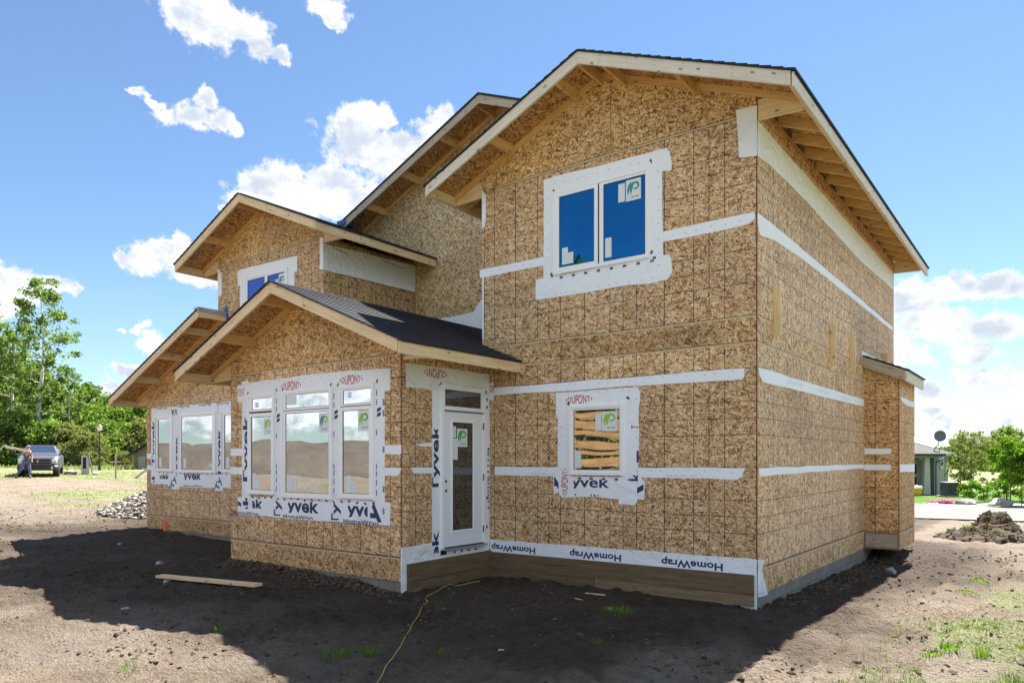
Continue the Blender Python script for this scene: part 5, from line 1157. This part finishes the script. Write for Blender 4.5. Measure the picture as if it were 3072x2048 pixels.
TG = 'tall pale barked trees at the left'; MG = 'trees of the woodland edge at the left'; BG = 'bushes along the woodland edge'
def Lc(x, y): return (x, y, H(x, y))
t1 = make_tree('aspen_tree', 'tallest open crowned aspen standing clear of the others at the left', Lc(-77.9, 20.5), 18.4, .26, .30, 3.3, .25, 9500, 190, .62, LV_A, bkm, 3, 'tall', .05, TG)
t2 = make_tree('aspen_tree', 'slim aspen with a bent pale trunk at the left edge', Lc(-82.0, 19.8), 14.8, .20, .42, 2.5, .25, 5200, 115, .62, LV_A, bkm, 8, 'tall', -.10, TG)
place(t1, 'aspen with its pale trunk just left of the tallest one', -84.6, 20.0, .62, 1.9, 1.1); place(t2, 'aspen whose crown is cut by the left edge of the photo', -85.8, 18.0, 1.18, 2.6)
place(t2, 'shorter leafy aspen right of the tallest one', -79.0, 23.3, .70, 4.0)
m1_ = make_tree('broadleaf_tree', 'dense tree filling the gap under the tall aspens', Lc(-92.5, 25.8), 11.5, .26, .12, 4.3, .42, 7000, 150, 1.0, LV_A, BARK, 21, 'round', 0, MG)
m2_ = make_tree('broadleaf_tree', 'bright broad tree behind the lamp post', Lc(-93.3, 31.5), 10.0, .24, .08, 4.6, .40, 7000, 150, 1.0, LV_B, BARK, 27, 'round', 0, MG)
for i, (x, y, s, z_, src, lb) in enumerate(((-99.6, 24.1, 1.0, 1.0, m1_, 'dark tree at the far left edge behind the aspens'), (-97.5, 21.0, .9, 1.1, m2_, 'light green tree behind the leftmost aspen'), (-96.0, 29.0, .86, 1.0, m1_, 'dark tree behind the tallest aspen'), (-94.0, 28.0, .72, .9, m2_, 'low bright tree right behind the pickup'),
        (-95.6, 34.2, .80, .95, m1_, 'dark tree over the small outbuilding'), (-93.7, 36.1, .82, 1.0, m2_, 'bright tree just left of the house roof edge'), (-90.1, 36.3, .78, 1.0, m1_, 'dark tree at the edge of the house wall'), (-91.4, 39.1, .9, 1.0, m2_, 'tree showing just under the lowest roof corner'), (-104, 27.5, 1.2, 1.0, m1_, 'tall dark tree farthest back at the left'))):
    place(src, lb, x, y, s, i*1.3, z_)
b1_ = make_tree('bush', 'yellow green bush left of the utility pedestal', Lc(-74.4, 22.0), 4.2, .07, .02, 2.6, .26, 5200, 90, .8, LV_C, BARK, 31, 'bush', 0, BG, 'bush', 8)
b2_ = make_tree('bush', 'round bright bush behind the lamp post', Lc(-72.5, 23.8), 4.4, .07, .02, 2.6, .26, 5200, 90, .8, LV_B, BARK, 35, 'bush', 0, BG, 'bush', 8)
for i, (x, y, s, src, lb) in enumerate(((-68.9, 21.2, .8, b1_, 'pale weedy bush between the pedestal and the lamp post'), (-77.3, 25.9, 1.4, b2_, 'tall bright bush left of the outbuilding'), (-74.0, 26.2, 1.0, b2_, 'bright bush beside the outbuilding roof'), (-76.8, 28.8, 1.5, b2_, 'large bush above the outbuilding'), (-72.6, 28.5, 1.15, b1_, 'pale bush right behind the outbuilding'),
        (-78.1, 17.8, 1.2, b2_, 'dark low bush left of the pickup'), (-80.4, 15.6, 1.1, b2_, 'low bush at the left edge of the photo'), (-79.0, 19.6, 1.1, b1_, 'olive bush behind the carried boards'), (-75.6, 20.0, 1.0, b2_, 'bright bush touching the right side of the pickup'), (-66.5, 20.6, .34, b1_, 'small weedy clump at the foot of the lamp post'), (-64.8, 22.6, .36, b1_, 'small weedy clump in front of the outbuilding'))):
    place(src, lb, x, y, s, i*1.7)
# long weeds in the meadow before the wood
p = scatter(14000, (-76, -50), (6, 32), lambda x, y: sm(-56, -62, x)*sm(14, 19, y)*.9, 51)
blades('meadow_weeds', p, .42, .08, leafmat('meadow_leaf', (.15, .19, .07), (.33, .36, .19), .3), 7, 1.3, 'tall pale weeds in front of the woodland', 'weeds')
p = scatter(16000, (-50, -19), (-4, 16), lambda x, y: grass_amount(x, y)**1.5, 52)
blades('meadow_grass', p, .10, .03, leafmat('meadow_grass', (.14, .22, .03), (.33, .38, .10), .35), 8, 1.0, 'thin yellow green grass on the open ground at the left', 'grass')
# small garden trees at the right
g1_ = make_tree('garden_tree', 'brownish green ornamental tree beside the neighbouring house', Lc(-.75, 36.8), 3.7, .05, .28, 1.35, .12, 3400, 90, .26, LV_D, BARK, 61, 'oval', 0, None, 'tree', 12)
g2_ = make_tree('garden_tree', 'bright green young tree on the right with its thin trunk in the gravel bed', Lc(1.05, 32.9), 3.15, .035, .33, .78, .12, 3600, 60, .30, LV_E, BARK, 64, 'oval', 0, 'young green garden trees', 'tree', 10)
place(g2_, 'young green tree second from the right edge', 1.55, 33.4, .93, 2.0); place(g2_, 'young green tree cut by the right edge of the photo', 2.2, 33.2, 1.0, 4.1)
place(g1_, 'ornamental tree behind the young green ones', .6, 39.5, .95, 2.2); place(g1_, 'far ornamental tree right beside the satellite dish', -2.6, 50.5, 1.0, 3.3)
sh_ = make_tree('garden_shrub', 'rounded shrub in the gravel bed', Lc(-.55, 34.4), 1.15, .03, .05, .75, .09, 2600, 45, .22, LV_E, BARK, 71, 'bush', 0, 'garden shrubs', 'shrub', 6)
place(sh_, 'yellow green shrub behind the gravel bed', .7, 36.0, 1.1, 2); place(sh_, 'low shrub at the right edge behind the boulder', 2.0, 36.2, 1.0, 4)
f_ = make_tree('broadleaf_tree', 'far green tree on the horizon at the right', Lc(-2.2, 97), 6.5, .2, .08, 3.6, .35, 4500, 90, 1.0, LV_A, BARK, 81, 'round', 0, 'far trees on the right', 'tree')
for i, (x, y, s, lb) in enumerate(((3, 104, .8, 'far tree second from the right edge'), (8.5, 100, .9, 'far tree at the right edge of the photo'))): place(f_, lb, x, y, s, i)
# far wood all round, reads as one mass
r_ = np.random.default_rng(3); n = 42000; a = r_.uniform(0, 2*PI, n); hmax = 6+5*np.abs(np.sin(a*9))+3*np.abs(np.sin(a*23+1)); rr = 190+24*r_.random(n)
inview = (np.abs(((a-R(96)+PI) % (2*PI))-PI) < .30); hmax = np.where(inview, hmax*.38, hmax); hmax = np.where(np.abs(((a-R(217)+PI) % (2*PI))-PI) < .4, 1.5, hmax)
P3 = np.stack([rr*np.cos(a), rr*np.sin(a), 0*a], 1); P3[:, 2] = height(P3[:, 0], P3[:, 1], False)+hmax*r_.random(n)**.8
u = r_.normal(size=(n, 3)); u /= np.linalg.norm(u, axis=1)[:, None]; v = np.cross(u, r_.normal(size=(n, 3))); v /= np.linalg.norm(v, axis=1)[:, None]; s = r_.uniform(.6, 1.6, n)[:, None]
V = np.stack([P3-u*s, P3+v*s*.8, P3+u*s, P3-v*s*.8], 1).reshape(-1, 3)
me = bpy.data.meshes.new('far_wood'); me.from_pydata(V.tolist(), [], np.arange(n*4).reshape(-1, 4).tolist()); me.materials.append(LV_A)
o = bpy.data.objects.new('far_wood', me); COL.objects.link(o); tag(o, 'distant woodland closing the horizon', 'woodland', kind='stuff')

# ================================================================== BACKGROUND THINGS, LEFT
# pickup truck
PAINT = plain('grey_car_paint', (.11, .115, .135), .3, .3, spec=.6); CGL = glassmat('car_glass', (.75, .85, .95), (.03, .04, .05), .45, .0002)
BLK = plain('black_plastic', (.015, .015, .017), .5); TYRE = plain('tyre_rubber', (.02, .02, .02), .85); CHR = plain('bright_metal', (.6, .62, .65), .2, .9); HLM = plain('headlight_lens', (.62, .64, .60), .12)
def loft(secs, mb=None):
    mb = mb or MB(); n = len(secs[0][1]); base = []
    vs = [(x, y, z) for y, s in secs for x, z in s]; fs = []
    for i in range(len(secs)-1):
        for k in range(n): fs.append((i*n+k, i*n+(k+1) % n, (i+1)*n+(k+1) % n, (i+1)*n+k))
    fs += [tuple(range(n))[::-1], tuple((len(secs)-1)*n+k for k in range(n))]
    return mb.add(vs, fs)
def rsec(w_, z0, z1, r=.08, wt=None):
    wt = w_ if wt is None else wt
    return [(-w_+r, z0), (w_-r, z0), (w_, z0+r), (w_, (z0+z1)/2), (wt, z1-r), (wt-r*1.3, z1), (-wt+r*1.3, z1), (-wt, z1-r), (-w_, (z0+z1)/2), (-w_, z0+r)]
tx, ty = -44.1, 8.15
TR = thing('pickup_truck', 'grey pickup truck parked nose on at the wood edge', 'pickup', (tx, ty, H(tx, ty)-.02), R(66))
loft([(.06, rsec(.93, .66, 1.10)), (.22, rsec(.99, .55, 1.20)), (.8, rsec(1.02, .52, 1.26)), (1.5, rsec(1.0, .5, 1.30)), (3.85, rsec(1.0, .5, 1.30)), (3.86, rsec(1.0, .5, 1.30))]).build('body', PAINT, TR, smooth=False)
loft([(1.38, rsec(.93, 1.27, 1.31, .02)), (2.15, rsec(.93, 1.27, 1.90, .07, .74)), (3.55, rsec(.93, 1.27, 1.90, .07, .74)), (3.80, rsec(.93, 1.27, 1.31, .02))]).build('cab', PAINT, TR)
MB().add([(-.82, 1.42, 1.335), (.82, 1.42, 1.335), (.68, 2.08, 1.865), (-.68, 2.08, 1.865)], [(0, 1, 2, 3)]).build('windshield', CGL, TR)
for sx in (-1, 1): MB().add([(sx*.945, 1.75, 1.33), (sx*.945, 3.55, 1.33), (sx*.775, 3.4, 1.84), (sx*.775, 2.2, 1.84)], [(0, 1, 2, 3)]).build('side_window', CGL, TR)
loft([(3.92, rsec(1.0, .56, 1.34)), (5.75, rsec(1.0, .56, 1.34))]).build('cargo_bed', PAINT, TR)
MB().box((-.62, .0, .74), (.62, .10, 1.08)).build('grille', BLK, TR, bevel=.03)
gb_ = MB(); gb_.ring(FR(0.02), -.64, .64, .72, 1.10, .045, 0, .04); gb_.pbox(FR(.02), -.62, .62, .885, .925, 0, .04); gb_.pbox(FR(.02), -.03, .03, .74, 1.08, 0, .04); gb_.build('grille_bars', PAINT, TR)
MB().pbox(FR(-.02), -.045, .045, .90, .99, 0, .012).build('badge', CHR, TR, bevel=.01)
loft([(-.12, rsec(.88, .42, .68, .06)), (.02, rsec(1.0, .40, .70, .06)), (.35, rsec(1.02, .42, .70, .06))]).build('bumper', BLK, TR)
for sx in (-1, 1):
    MB().box((sx*.66, .02, .80), (sx*.95, .20, 1.06)).build('headlight', HLM, TR, bevel=.04)
    MB().tube([(sx*.70, -.135, .56), (sx*.70, -.11, .56)], .07, 10).build('fog_lamp', CHR, TR)
    MB().tube([(sx*.95, 1.55, 1.32), (sx*1.12, 1.50, 1.36), (sx*1.28, 1.48, 1.37)], .03, 6).build('mirror_arm', BLK, TR)
    MB().box((sx*1.20, 1.44, 1.33), (sx*1.42, 1.56, 1.56)).build('mirror', BLK, TR, bevel=.03)
    for y in (.95, 4.65):
        wq = MB().tube([(sx*.70, y, .41), (sx*.98, y, .41)], .41, 20).build('wheel', TYRE, TR); MB().tube([(sx*.975, y, .41), (sx*.995, y, .41)], .23, 14).build('rim', CHR, wq)
        MB().tube([(sx*.80, y, .44), (sx*1.012, y, .44)], .50, 18).build('wheel_arch', BLK, TR)
# person with boards on the shoulder, stepping sideways in front of the pickup
def skin_fig(name, verts, edges, rad, m, parent, root=0, sub=2):
    me = bpy.data.meshes.new(name); me.from_pydata(verts, edges, []); o = bpy.data.objects.new(name, me); COL.objects.link(o)
    sk = o.modifiers.new('s', 'SKIN'); o.modifiers.new('b', 'SUBSURF').levels = sub; o.modifiers[-1].render_levels = sub
    for i, r in enumerate(rad):
        r = r if isinstance(r, tuple) else (r, r); me.skin_vertices[0].data[i].radius = r
    me.skin_vertices[0].data[root].use_root = True
    dg = bpy.context.evaluated_depsgraph_get(); m2 = bpy.data.meshes.new_from_object(o.evaluated_get(dg)); bpy.data.objects.remove(o); bpy.data.meshes.remove(me)
    m2.name = name; m2.materials.clear(); m2.materials.append(m)
    for p_ in m2.polygons: p_.use_smooth = True
    o2 = bpy.data.objects.new(name, m2); COL.objects.link(o2); o2.parent = parent; return o2
SKIN = plain('skin', (.50, .27, .17), .5); JEAN = plain('worn_jeans', (.10, .13, .22), .85, var=.5, vscale=5); SHIRT = plain('dark_grey_shirt', (.07, .075, .09), .85); CAPM = plain('pale_cap', (.38, .30, .28), .8); BOOT = plain('dark_boot', (.03, .025, .022), .7); POUCH = plain('white_pouch', (.66, .66, .68), .7)
px_, py_ = -43.35, 7.15
PE = thing('person', 'person in dark shirt, jeans and cap walking with boards on the shoulder', 'person', (px_, py_, H(px_, py_)-.01), R(70))
bv = [(.14, 0, .96), (.16, 0, 1.15), (.19, 0, 1.40), (.21, -.01, 1.50), (.23, -.02, 1.58), (.25, -.03, 1.68), (.25, -.02, 1.76),
      (.02, 0, 1.42), (-.04, -.12, 1.40), (.05, -.24, 1.46), (.22, -.26, 1.50), (.30, -.26, 1.52),
      (.36, 0, 1.40), (.40, .02, 1.18), (.40, -.06, .96), (.41, -.08, .87),
      (.04, 0, .92), (-.10, -.05, .52), (-.32, .08, .14), (-.34, .02, .06), (.24, 0, .92), (.30, -.04, .50), (.32, .0, .12), (.33, -.08, .05)]
be = [(0, 1), (1, 2), (2, 3), (3, 4), (4, 5), (5, 6), (2, 7), (7, 8), (8, 9), (9, 10), (10, 11), (2, 12), (12, 13), (13, 14), (14, 15), (0, 16), (16, 17), (17, 18), (18, 19), (0, 20), (20, 21), (21, 22), (22, 23)]
br_ = [(.15, .11), (.14, .10), (.15, .10), (.06, .06), (.055, .055), (.085, .10), (.07, .08), .065, .055, .045, .038, .045, .065, .05, .04, .045, (.09, .10), .062, .042, .045, (.09, .10), .062, .042, .045]
skin_fig('body', bv, be, br_, SKIN, PE)
skin_fig('shirt', [bv[0], bv[1], bv[2], bv[3], bv[7], bv[8], bv[12], (.375, .01, 1.28)], [(0, 1), (1, 2), (2, 3), (2, 4), (4, 5), (2, 6), (6, 7)], [(.165, .125), (.155, .115), (.168, .118), (.07, .07), .082, .07, .082, .068], SHIRT, PE)
skin_fig('jeans', [bv[0], bv[16], bv[17], (-.31, .075, .16), bv[20], bv[21], (.318, 0, .14)], [(0, 1), (1, 2), (2, 3), (0, 4), (4, 5), (5, 6)], [(.16, .125), (.105, .115), .078, .06, (.105, .115), .078, .06], JEAN, PE)
for x, y in ((-.335, .03), (.328, -.04)): MB().box((x-.055, y-.15, .0), (x+.055, y+.08, .11)).build('boot', BOOT, PE, bevel=.03)
MB().tube([(.25, -.03, 1.725), (.25, -.03, 1.80), (.25, -.02, 1.835)], [.098, .09, .03], 12).box((.17, -.20, 1.725), (.33, -.08, 1.74)).build('cap', CAPM, PE)
MB().box((-.13, -.06, .96), (.02, .06, 1.22)).build('pouch', POUCH, PE, bevel=.03)
MB().box((.0, -.15, .94), (.32, .15, 1.02)).build('tool_belt', BLK, PE, bevel=.02)
cb_ = thing('carried_boards', 'pale boards carried on the shoulder of the person by the pickup', 'boards', (px_-.02, py_, H(px_, py_)+1.56), R(70))
for k in range(2):
    MB().beam((-.80, .06-.02*k, .15+.07*k), (.36, -.08-.02*k, -.10+.07*k), .2, .06).build('board', LUMW, cb_)
MB().tube([(-.78, .06, .24), (-.92, .08, .20), (-1.02, .08, .06), (-1.12, .08, -.04)], [.04, .035, .03, .01], 6).build('hanging_strip', LUMW, cb_)

# street lamp
lx, ly = -57.25, 17.2
LP = thing('street_lamp', 'slim black lamp post in front of the bushes', 'lamp post', (lx, ly, H(lx, ly)))
MB().tube([(0, 0, 0), (0, 0, .35), (0, 0, .36), (0, 0, 3.1)], [.11, .09, .055, .045], 10).build('pole', BLK, LP); MB().box((-.09, -.09, 1.55), (.09, .09, 1.75)).build('bracket', BLK, LP)
ln = MB().tube([(0, 0, 3.1), (0, 0, 3.2), (0, 0, 3.42)], [.10, .16, .17], 10).build('lantern', plain('milky_glass', (.72, .72, .74), .3), LP); MB().tube([(0, 0, 3.42), (0, 0, 3.5), (0, 0, 3.62)], [.20, .15, .03], 10).build('cap', plain('dull_red_cap', (.28, .09, .09), .5), LP)
# utility pedestal
ux, uy = -46.4, 11.65
UT = thing('utility_pedestal', 'grey utility pedestal with a dark meter opening', 'utility box', (ux, uy, H(ux, uy)), R(70))
MB().box((-.20, 0, 0), (-.13, .3, 1.2)).box((.06, 0, 0), (.24, .3, 1.2)).box((-.13, 0, 1.08), (.06, .3, 1.2)).box((-.13, .06, .0), (.06, .3, .38)).box((-.13, .1, .38), (.06, .3, 1.08)).build('cabinet', plain('galvanised', (.45, .46, .47), .5, .3), UT)
MB().box((-.125, .06, .385), (.055, .1, 1.075)).build('meter_opening', DARK, UT)
o = rocks('stone', np.array([[-46.9, 11.0, H(-46.9, 11)+.1]]), np.array([.26]), SM, .5, 91, None, 'dark flat boulder at the foot of the utility pedestal', 'stone', 2)
o = rocks('stone', np.array([[-45.9, 12.1, H(-45.9, 12.1)+.1]]), np.array([.2]), plain('white_stone', (.6, .6, .6), .7), .5, 92, None, 'white boulder right of the utility pedestal', 'stone', 2)
o = MB().beam((-46.0, 11.95, H(-46, 11.9)), (-46.25, 11.75, H(-46, 11.9)+1.45),   .07, .05).build('stake', BARK, loc=(-46, 11.95, H(-46, 11.9))); tag(o, 'leaning grey stake right of the utility pedestal', 'stake')
x, y = -40.66, 10.92; ST = thing('marker_post', 'upright wooden post with a short crosspiece in the meadow', 'post', (x, y, H(x, y)), R(65))
MB().beam((0, 0, 0), (0, 0, 1.5), .09, .09, up=(0, 1, 0)).build('upright', LUMG, ST); MB().beam((-.28, -.06, .98), (.28, -.06, .98), .04, .09).build('crosspiece', LUMG, ST)
x, y = -40.2, 12.0
SL = thing('stacked_poles', 'grey metal poles leaning down to the left behind the house corner', 'poles', (x, y, H(x, y)), 0)
for k in range(3): MB().tube([(-.5-.1*k, .1*k, .02), (1.3-.1*k, 1.4+.1*k, 1.75)], .035, 6).build('pole', METAL, SL)
# small outbuilding
x, y = -59.3, 22.2; SHD = thing('outbuilding', 'small brown outbuilding with a black roof left of the house corner', 'outbuilding', (x, y, H(x, y)), R(60))
BRW = plain('brown_boards', (.17, .13, .09), .8, var=.25, vscale=3)
MB().prism(FR(0), [(-1.25, 0), (1.25, 0), (1.25, 1.35), (0, 2.2), (-1.25, 1.35)], -2.6, 0).build('wall', BRW, SHD)
for sx in (-1, 1): MB().prism(YP, [(sx*1.85, .98), (0, 2.32), (0, 2.48), (sx*1.85, 1.14)], -.6, 2.9).build('roof', BLK, SHD)
MB().box((-.9, -.03, .05), (-.35, 0, 1.1)).build('door', plain('grey_green_door', (.25, .28, .24), .6), SHD); MB().box((.1, -.03, .3), (.6, 0, 1.1)).build('window', CGL, SHD)

# ================================================================== NEIGHBOURING HOUSE AND GARDEN, RIGHT
NX, NY = -3.55, 45.2; NH = thing('neighbour_house', 'grey sided bungalow with hip roof partly hidden by the fireplace bump', 'house', (NX, NY, -.42), R(36.985))
SIDM, sn, sb = mat('grey_lap_siding'); tcs = sn.new('ShaderNodeTexCoord').outputs['Object']; _, _, zz = sn.sep(tcs)
fr_ = sn.m('FRACT', sn.m('DIVIDE', zz, .13)); sn.link(sn.mix(sn.mapr(fr_, .0, .16), (.10, .10, .105, 1), (.36, .36, .37, 1)), sb.inputs['Base Color']); sb.inputs['Roughness'].default_value = .6
DKT = plain('dark_trim', (.03, .035, .04), .5); PLT = plain('pale_trim', (.42, .41, .39), .6)
MB().box((-7, .6, 0), (.0, 8, 2.6)).build('wall', SIDM, NH); MB().prism(SD(.0), [(.0, 0), (8.0, 0), (8.0, 2.6), (.0, 2.6)], -.1, .0).build('wall', SIDM, NH)
MB().box((.0, .05, 0), (.75, 7, 2.58)).build('wall', SIDM, NH); MB().box((.75, .9, -.3), (1.28, 7, 2.5)).build('dark_panel', DKT, NH); MB().box((1.28, 1.0, -.35), (1.55, 7, 2.5)).build('wall', SIDM, NH)
wn_ = MB().box((.42, .0, 1.62), (.70, .05, 2.28)).build('window', PLT, NH); MB().box((.49, -.01, 1.70), (.62, .0, 2.2)).build('pane', CGL, wn_)
wn_ = MB().box((-2.2, .55, .2), (-.72, .6, 2.3)).build('window', PLT, NH); MB().box((-2.1, .53, 1.35), (-.8, .55, 2.0)).build('pane', GLU, wn_); MB().box((-2.1, .53, .3), (-.8, .55, 1.15)).build('pane', CGL, wn_)
MB().prism(FR(-.3), [(-.80, 0), (-.36, 0), (-.42, 2.4), (-.72, 2.4)], -.3, 0).box((-.86, -.05, 2.25), (-.3, .35, 2.42)).build('column', PLT, NH)
MB().box((-7, -.35, 2.42), (-.15, .0, 2.64)).build('porch_beam', PLT, NH); MB().box((-.28, -.1, 0), (-.02, .1, 2.5)).build('corner_panel', DKT, NH)
def hip(x0, x1, y0, y1, z, h, run): return [(x0, y0, z), (x1, y0, z), (x1, y1, z), (x0, y1, z), (x1-run, (y0+y1)/2, z+h), (x0+run, (y0+y1)/2, z+h)]
v = hip(-14, .35, -.75, 9, 2.66, 2.0, 4.8); MB().add(v, [(0, 1, 4, 5), (1, 2, 4), (2, 3, 5, 4), (3, 0, 5), (0, 3, 2, 1)]).build('roof', SHINGG, NH)
v = hip(-6, 2.0, .4, 9, 2.60, 1.75, 4.3); MB().add(v, [(0, 1, 4, 5), (1, 2, 4), (2, 3, 5, 4), (3, 0, 5), (0, 3, 2, 1)]).build('roof', SHINGG, NH)
MB().box((-14, -.78, 2.50), (.36, -.70, 2.665)).box((.30, -.75, 2.5), (.37, .5, 2.665)).build('gutter', DKT, NH); MB().box((.37, .36, 2.48), (2.02, .42, 2.61)).build('gutter', PLT, NH)
MB().tube([(.72, .2, 2.48), (.62, -.1, 2.36), (.1, -.16, 2.16), (.06, -.16, 2.0), (.06, -.16, .0)], .045, 6).build('downspout', DKT, NH)
DS = thing('satellite_dish', 'round grey satellite dish on the neighbouring roof', 'satellite dish', (NX+.55*.799-.602*.3, NY+.55*.602+.799*.3, 2.35), R(36.985))
n = 20; ds = MB(); vs = [(0, .0, 1.05)]+[(.40*math.cos(2*PI*k/n), -.10, 1.05+.36*math.sin(2*PI*k/n)) for k in range(n)]; ds.add(vs, [(0, k+1, (k+1) % n+1) for k in range(n)]); ds.add([(p_[0], p_[1]+.02, p_[2]) for p_ in vs], [(0, (k+1) % n+1, k+1) for k in range(n)])
ds.build('reflector', plain('dish_grey', (.10, .115, .15), .5), DS); MB().tube([(0, .03, 1.0), (0, .1, .55), (-.35, .1, .05)], .025, 6).tube([(0, .1, .55), (.12, .15, .0)], .02, 6).build('mount', DKT, DS); MB().tube([(0, -.05, .72), (0, -.42, .92)], .015, 5).build('feed_arm', DKT, DS)
ax_, ay_ = -2.35, 42.2; AC = thing('air_conditioner', 'dark slatted air conditioning unit beside the neighbouring house', 'air conditioner', (ax_, ay_, H(ax_, ay_)), R(37))
MB().box((-.36, -.36, .08), (.36, .36, .84)).build('case', plain('ac_grey', (.07, .07, .085), .5), AC); g = MB()
for k in range(7): g.box((-.30+.095*k, -.375, .14), (-.27+.095*k, -.36, .78))
g.build('louvres', BLK, AC); MB().box((-.38, -.38, .84), (.38, .38, .88)).build('lid', PLT, AC); MB().box((-.6, -.45, -.05), (.6, .45, .08)).build('pad', CONC, AC)
kx, ky = -3.95, 41.2; PLN = thing('planter', 'yellow planter with white flowers by the neighbouring porch', 'planter', (kx, ky, H(kx, ky)+.12))
MB().tube([(0, 0, 0), (0, 0, .38)], [.22, .30], 12).build('pot', plain('yellow_pot', (.75, .42, .02), .5), PLN)
fx = np.random.default_rng(2); o = rocks('flowers', np.stack([fx.uniform(-.25, .25, 60), fx.uniform(-.25, .25, 60), fx.uniform(.38, .52, 60)], 1), np.full(60, .04), plain('white_petals', (.7, .7, .75), .7), 1, 93, None); o.parent = PLN
# gravel bed with boulders and flowers
bx_, by_ = .1, 34.0
bed = MB(); n = 40; bed.add([(bx_, by_, H(bx_, by_)+.05)]+[(bx_+2.6*math.cos(2*PI*k/n)*(1+.1*math.sin(5*k)), by_+.9*math.sin(2*PI*k/n)+.25*2.6*math.cos(2*PI*k/n), H(bx_+2.6*math.cos(2*PI*k/n), by_+.9*math.sin(2*PI*k/n))+.03) for k in range(n)], [(0, k+1, (k+1) % n+1) for k in range(n)])
o = bed.build('gravel_bed', plain('pale_gravel', (.50, .50, .52), .9, bump=.01, bscale=30, var=.3, vscale=20)); tag(o, 'pale gravel bed in the neighbouring lawn', 'gravel bed', kind='structure')
for i, (x, y, s, lb) in enumerate(((-.72, 32.9, .42, 'rounded pale boulder at the left end of the gravel bed'), (.75, 32.7, .40, 'rounded grey boulder at the right of the gravel bed'), (2.1, 34.6, .35, 'pale boulder at the right edge of the photo'))):
    rocks('boulder', np.array([[x, y, H(x, y)+.1]]), np.array([s]), SM, .6, 95+i, None, lb, 'boulder', 2)
fx = np.random.default_rng(4); n = 900; x = -1.3+fx.normal(size=n)*.36; y = 33.3+fx.normal(size=n)*.18+.25*(x+1.3)
rocks('pink_flowers', np.stack([x, y, height(x, y)+.06+.14*fx.random(n)], 1), np.full(n, .035), plain('pink_petals', (.62, .10, .32), .7), 1, 98, 'stuff', 'cushion of pink flowers in the gravel bed', 'flowers')
for i, (x, y, lb) in enumerate(((-.6, 44.8, 'grey fence post right of the air conditioner'), (.5, 44.2, 'grey fence post behind the shrub'), (1.9, 43.6, 'grey fence post near the right edge'))):
    o = MB().beam((x, y, H(x, y)-.1), (x, y, H(x, y)+.95), .09, .09, up=(0, 1, 0)).build('fence_post', LUMG, loc=(x, y, H(x, y))); tag(o, lb, 'fence post', 'fence posts behind the garden')

# ================================================================== WHAT THE WINDOWS MIRROR, standing behind the photographer's left
LUMS = lumber('aged_orange_timber', (.16, .08, .03), (.30, .165, .065), (.42, .26, .12))
LS = thing('timber_stack', 'tall stack of rough orange timbers that shows mirrored in the small window', 'timber stack', (-9.2, -12.1, H(-9.2, -12.1)), R(-30))
r_ = np.random.default_rng(12)
for k in range(11):
    z = .16+.315*k
    for yy in (0, -1.1):
        o = MB().beam((-3.6+r_.uniform(-.2, .2), yy, z+r_.uniform(-.02, .02)), (3.6+r_.uniform(-.2, .2), yy, z+r_.uniform(-.02, .02)), .22, .19).build('timber', LUMS, LS)
    for xx in (-2.6, -.9, .8, 2.5): MB().box((xx-.1, -1.2, z+.095), (xx+.1, .08, z+.22)).build('spacer', LUMS, LS)
bk_ = MB(); K = 60; prof_ = [(0, 0), (.5, .55), (1.1, .62), (1.5, 1.15), (2.1, 1.25), (2.5, 1.8), (3.1, 1.9), (3.6, 2.45), (4.4, 2.6), (5.6, 2.9), (8, 2.6), (11, .0)]
for i in range(K+1):
    s_ = -34+68*i/K
    for j, (a, b) in enumerate(prof_): bk_.v.append((s_, -a+.5*math.sin(s_*.3)+.15*math.sin(s_*1.7+j), b*(1+.08*math.sin(s_*.22+1)+.03*math.sin(s_*1.1+j))-.3))
m_ = len(prof_)
for i in range(K):
    for j in range(m_-1): bk_.f.append((i*m_+j, (i+1)*m_+j, (i+1)*m_+j+1, i*m_+j+1)); bk_.uv.append(None)
o = bk_.build('soil_bank', plain('brown_subsoil', (.085, .066, .052), .95, bump=.15, bscale=1.2, var=.8, vscale=.6), None, smooth=True); o.location = (-37, -24, H(-37, -24)); o.rotation_euler = (0, 0, R(-55)); tag(o, 'terraced bank of brown subsoil far behind that the wide windows mirror', 'soil bank')
b_ = place(m2_, 'leafy tree rising behind the stack of timbers', -13, -19, .9, 1); b_['group'] = 'trees behind the timber stack'; b_ = place(m1_, 'dark leafy tree right behind the stack of timbers', -17, -22, 1.0, 2); b_['group'] = 'trees behind the timber stack'
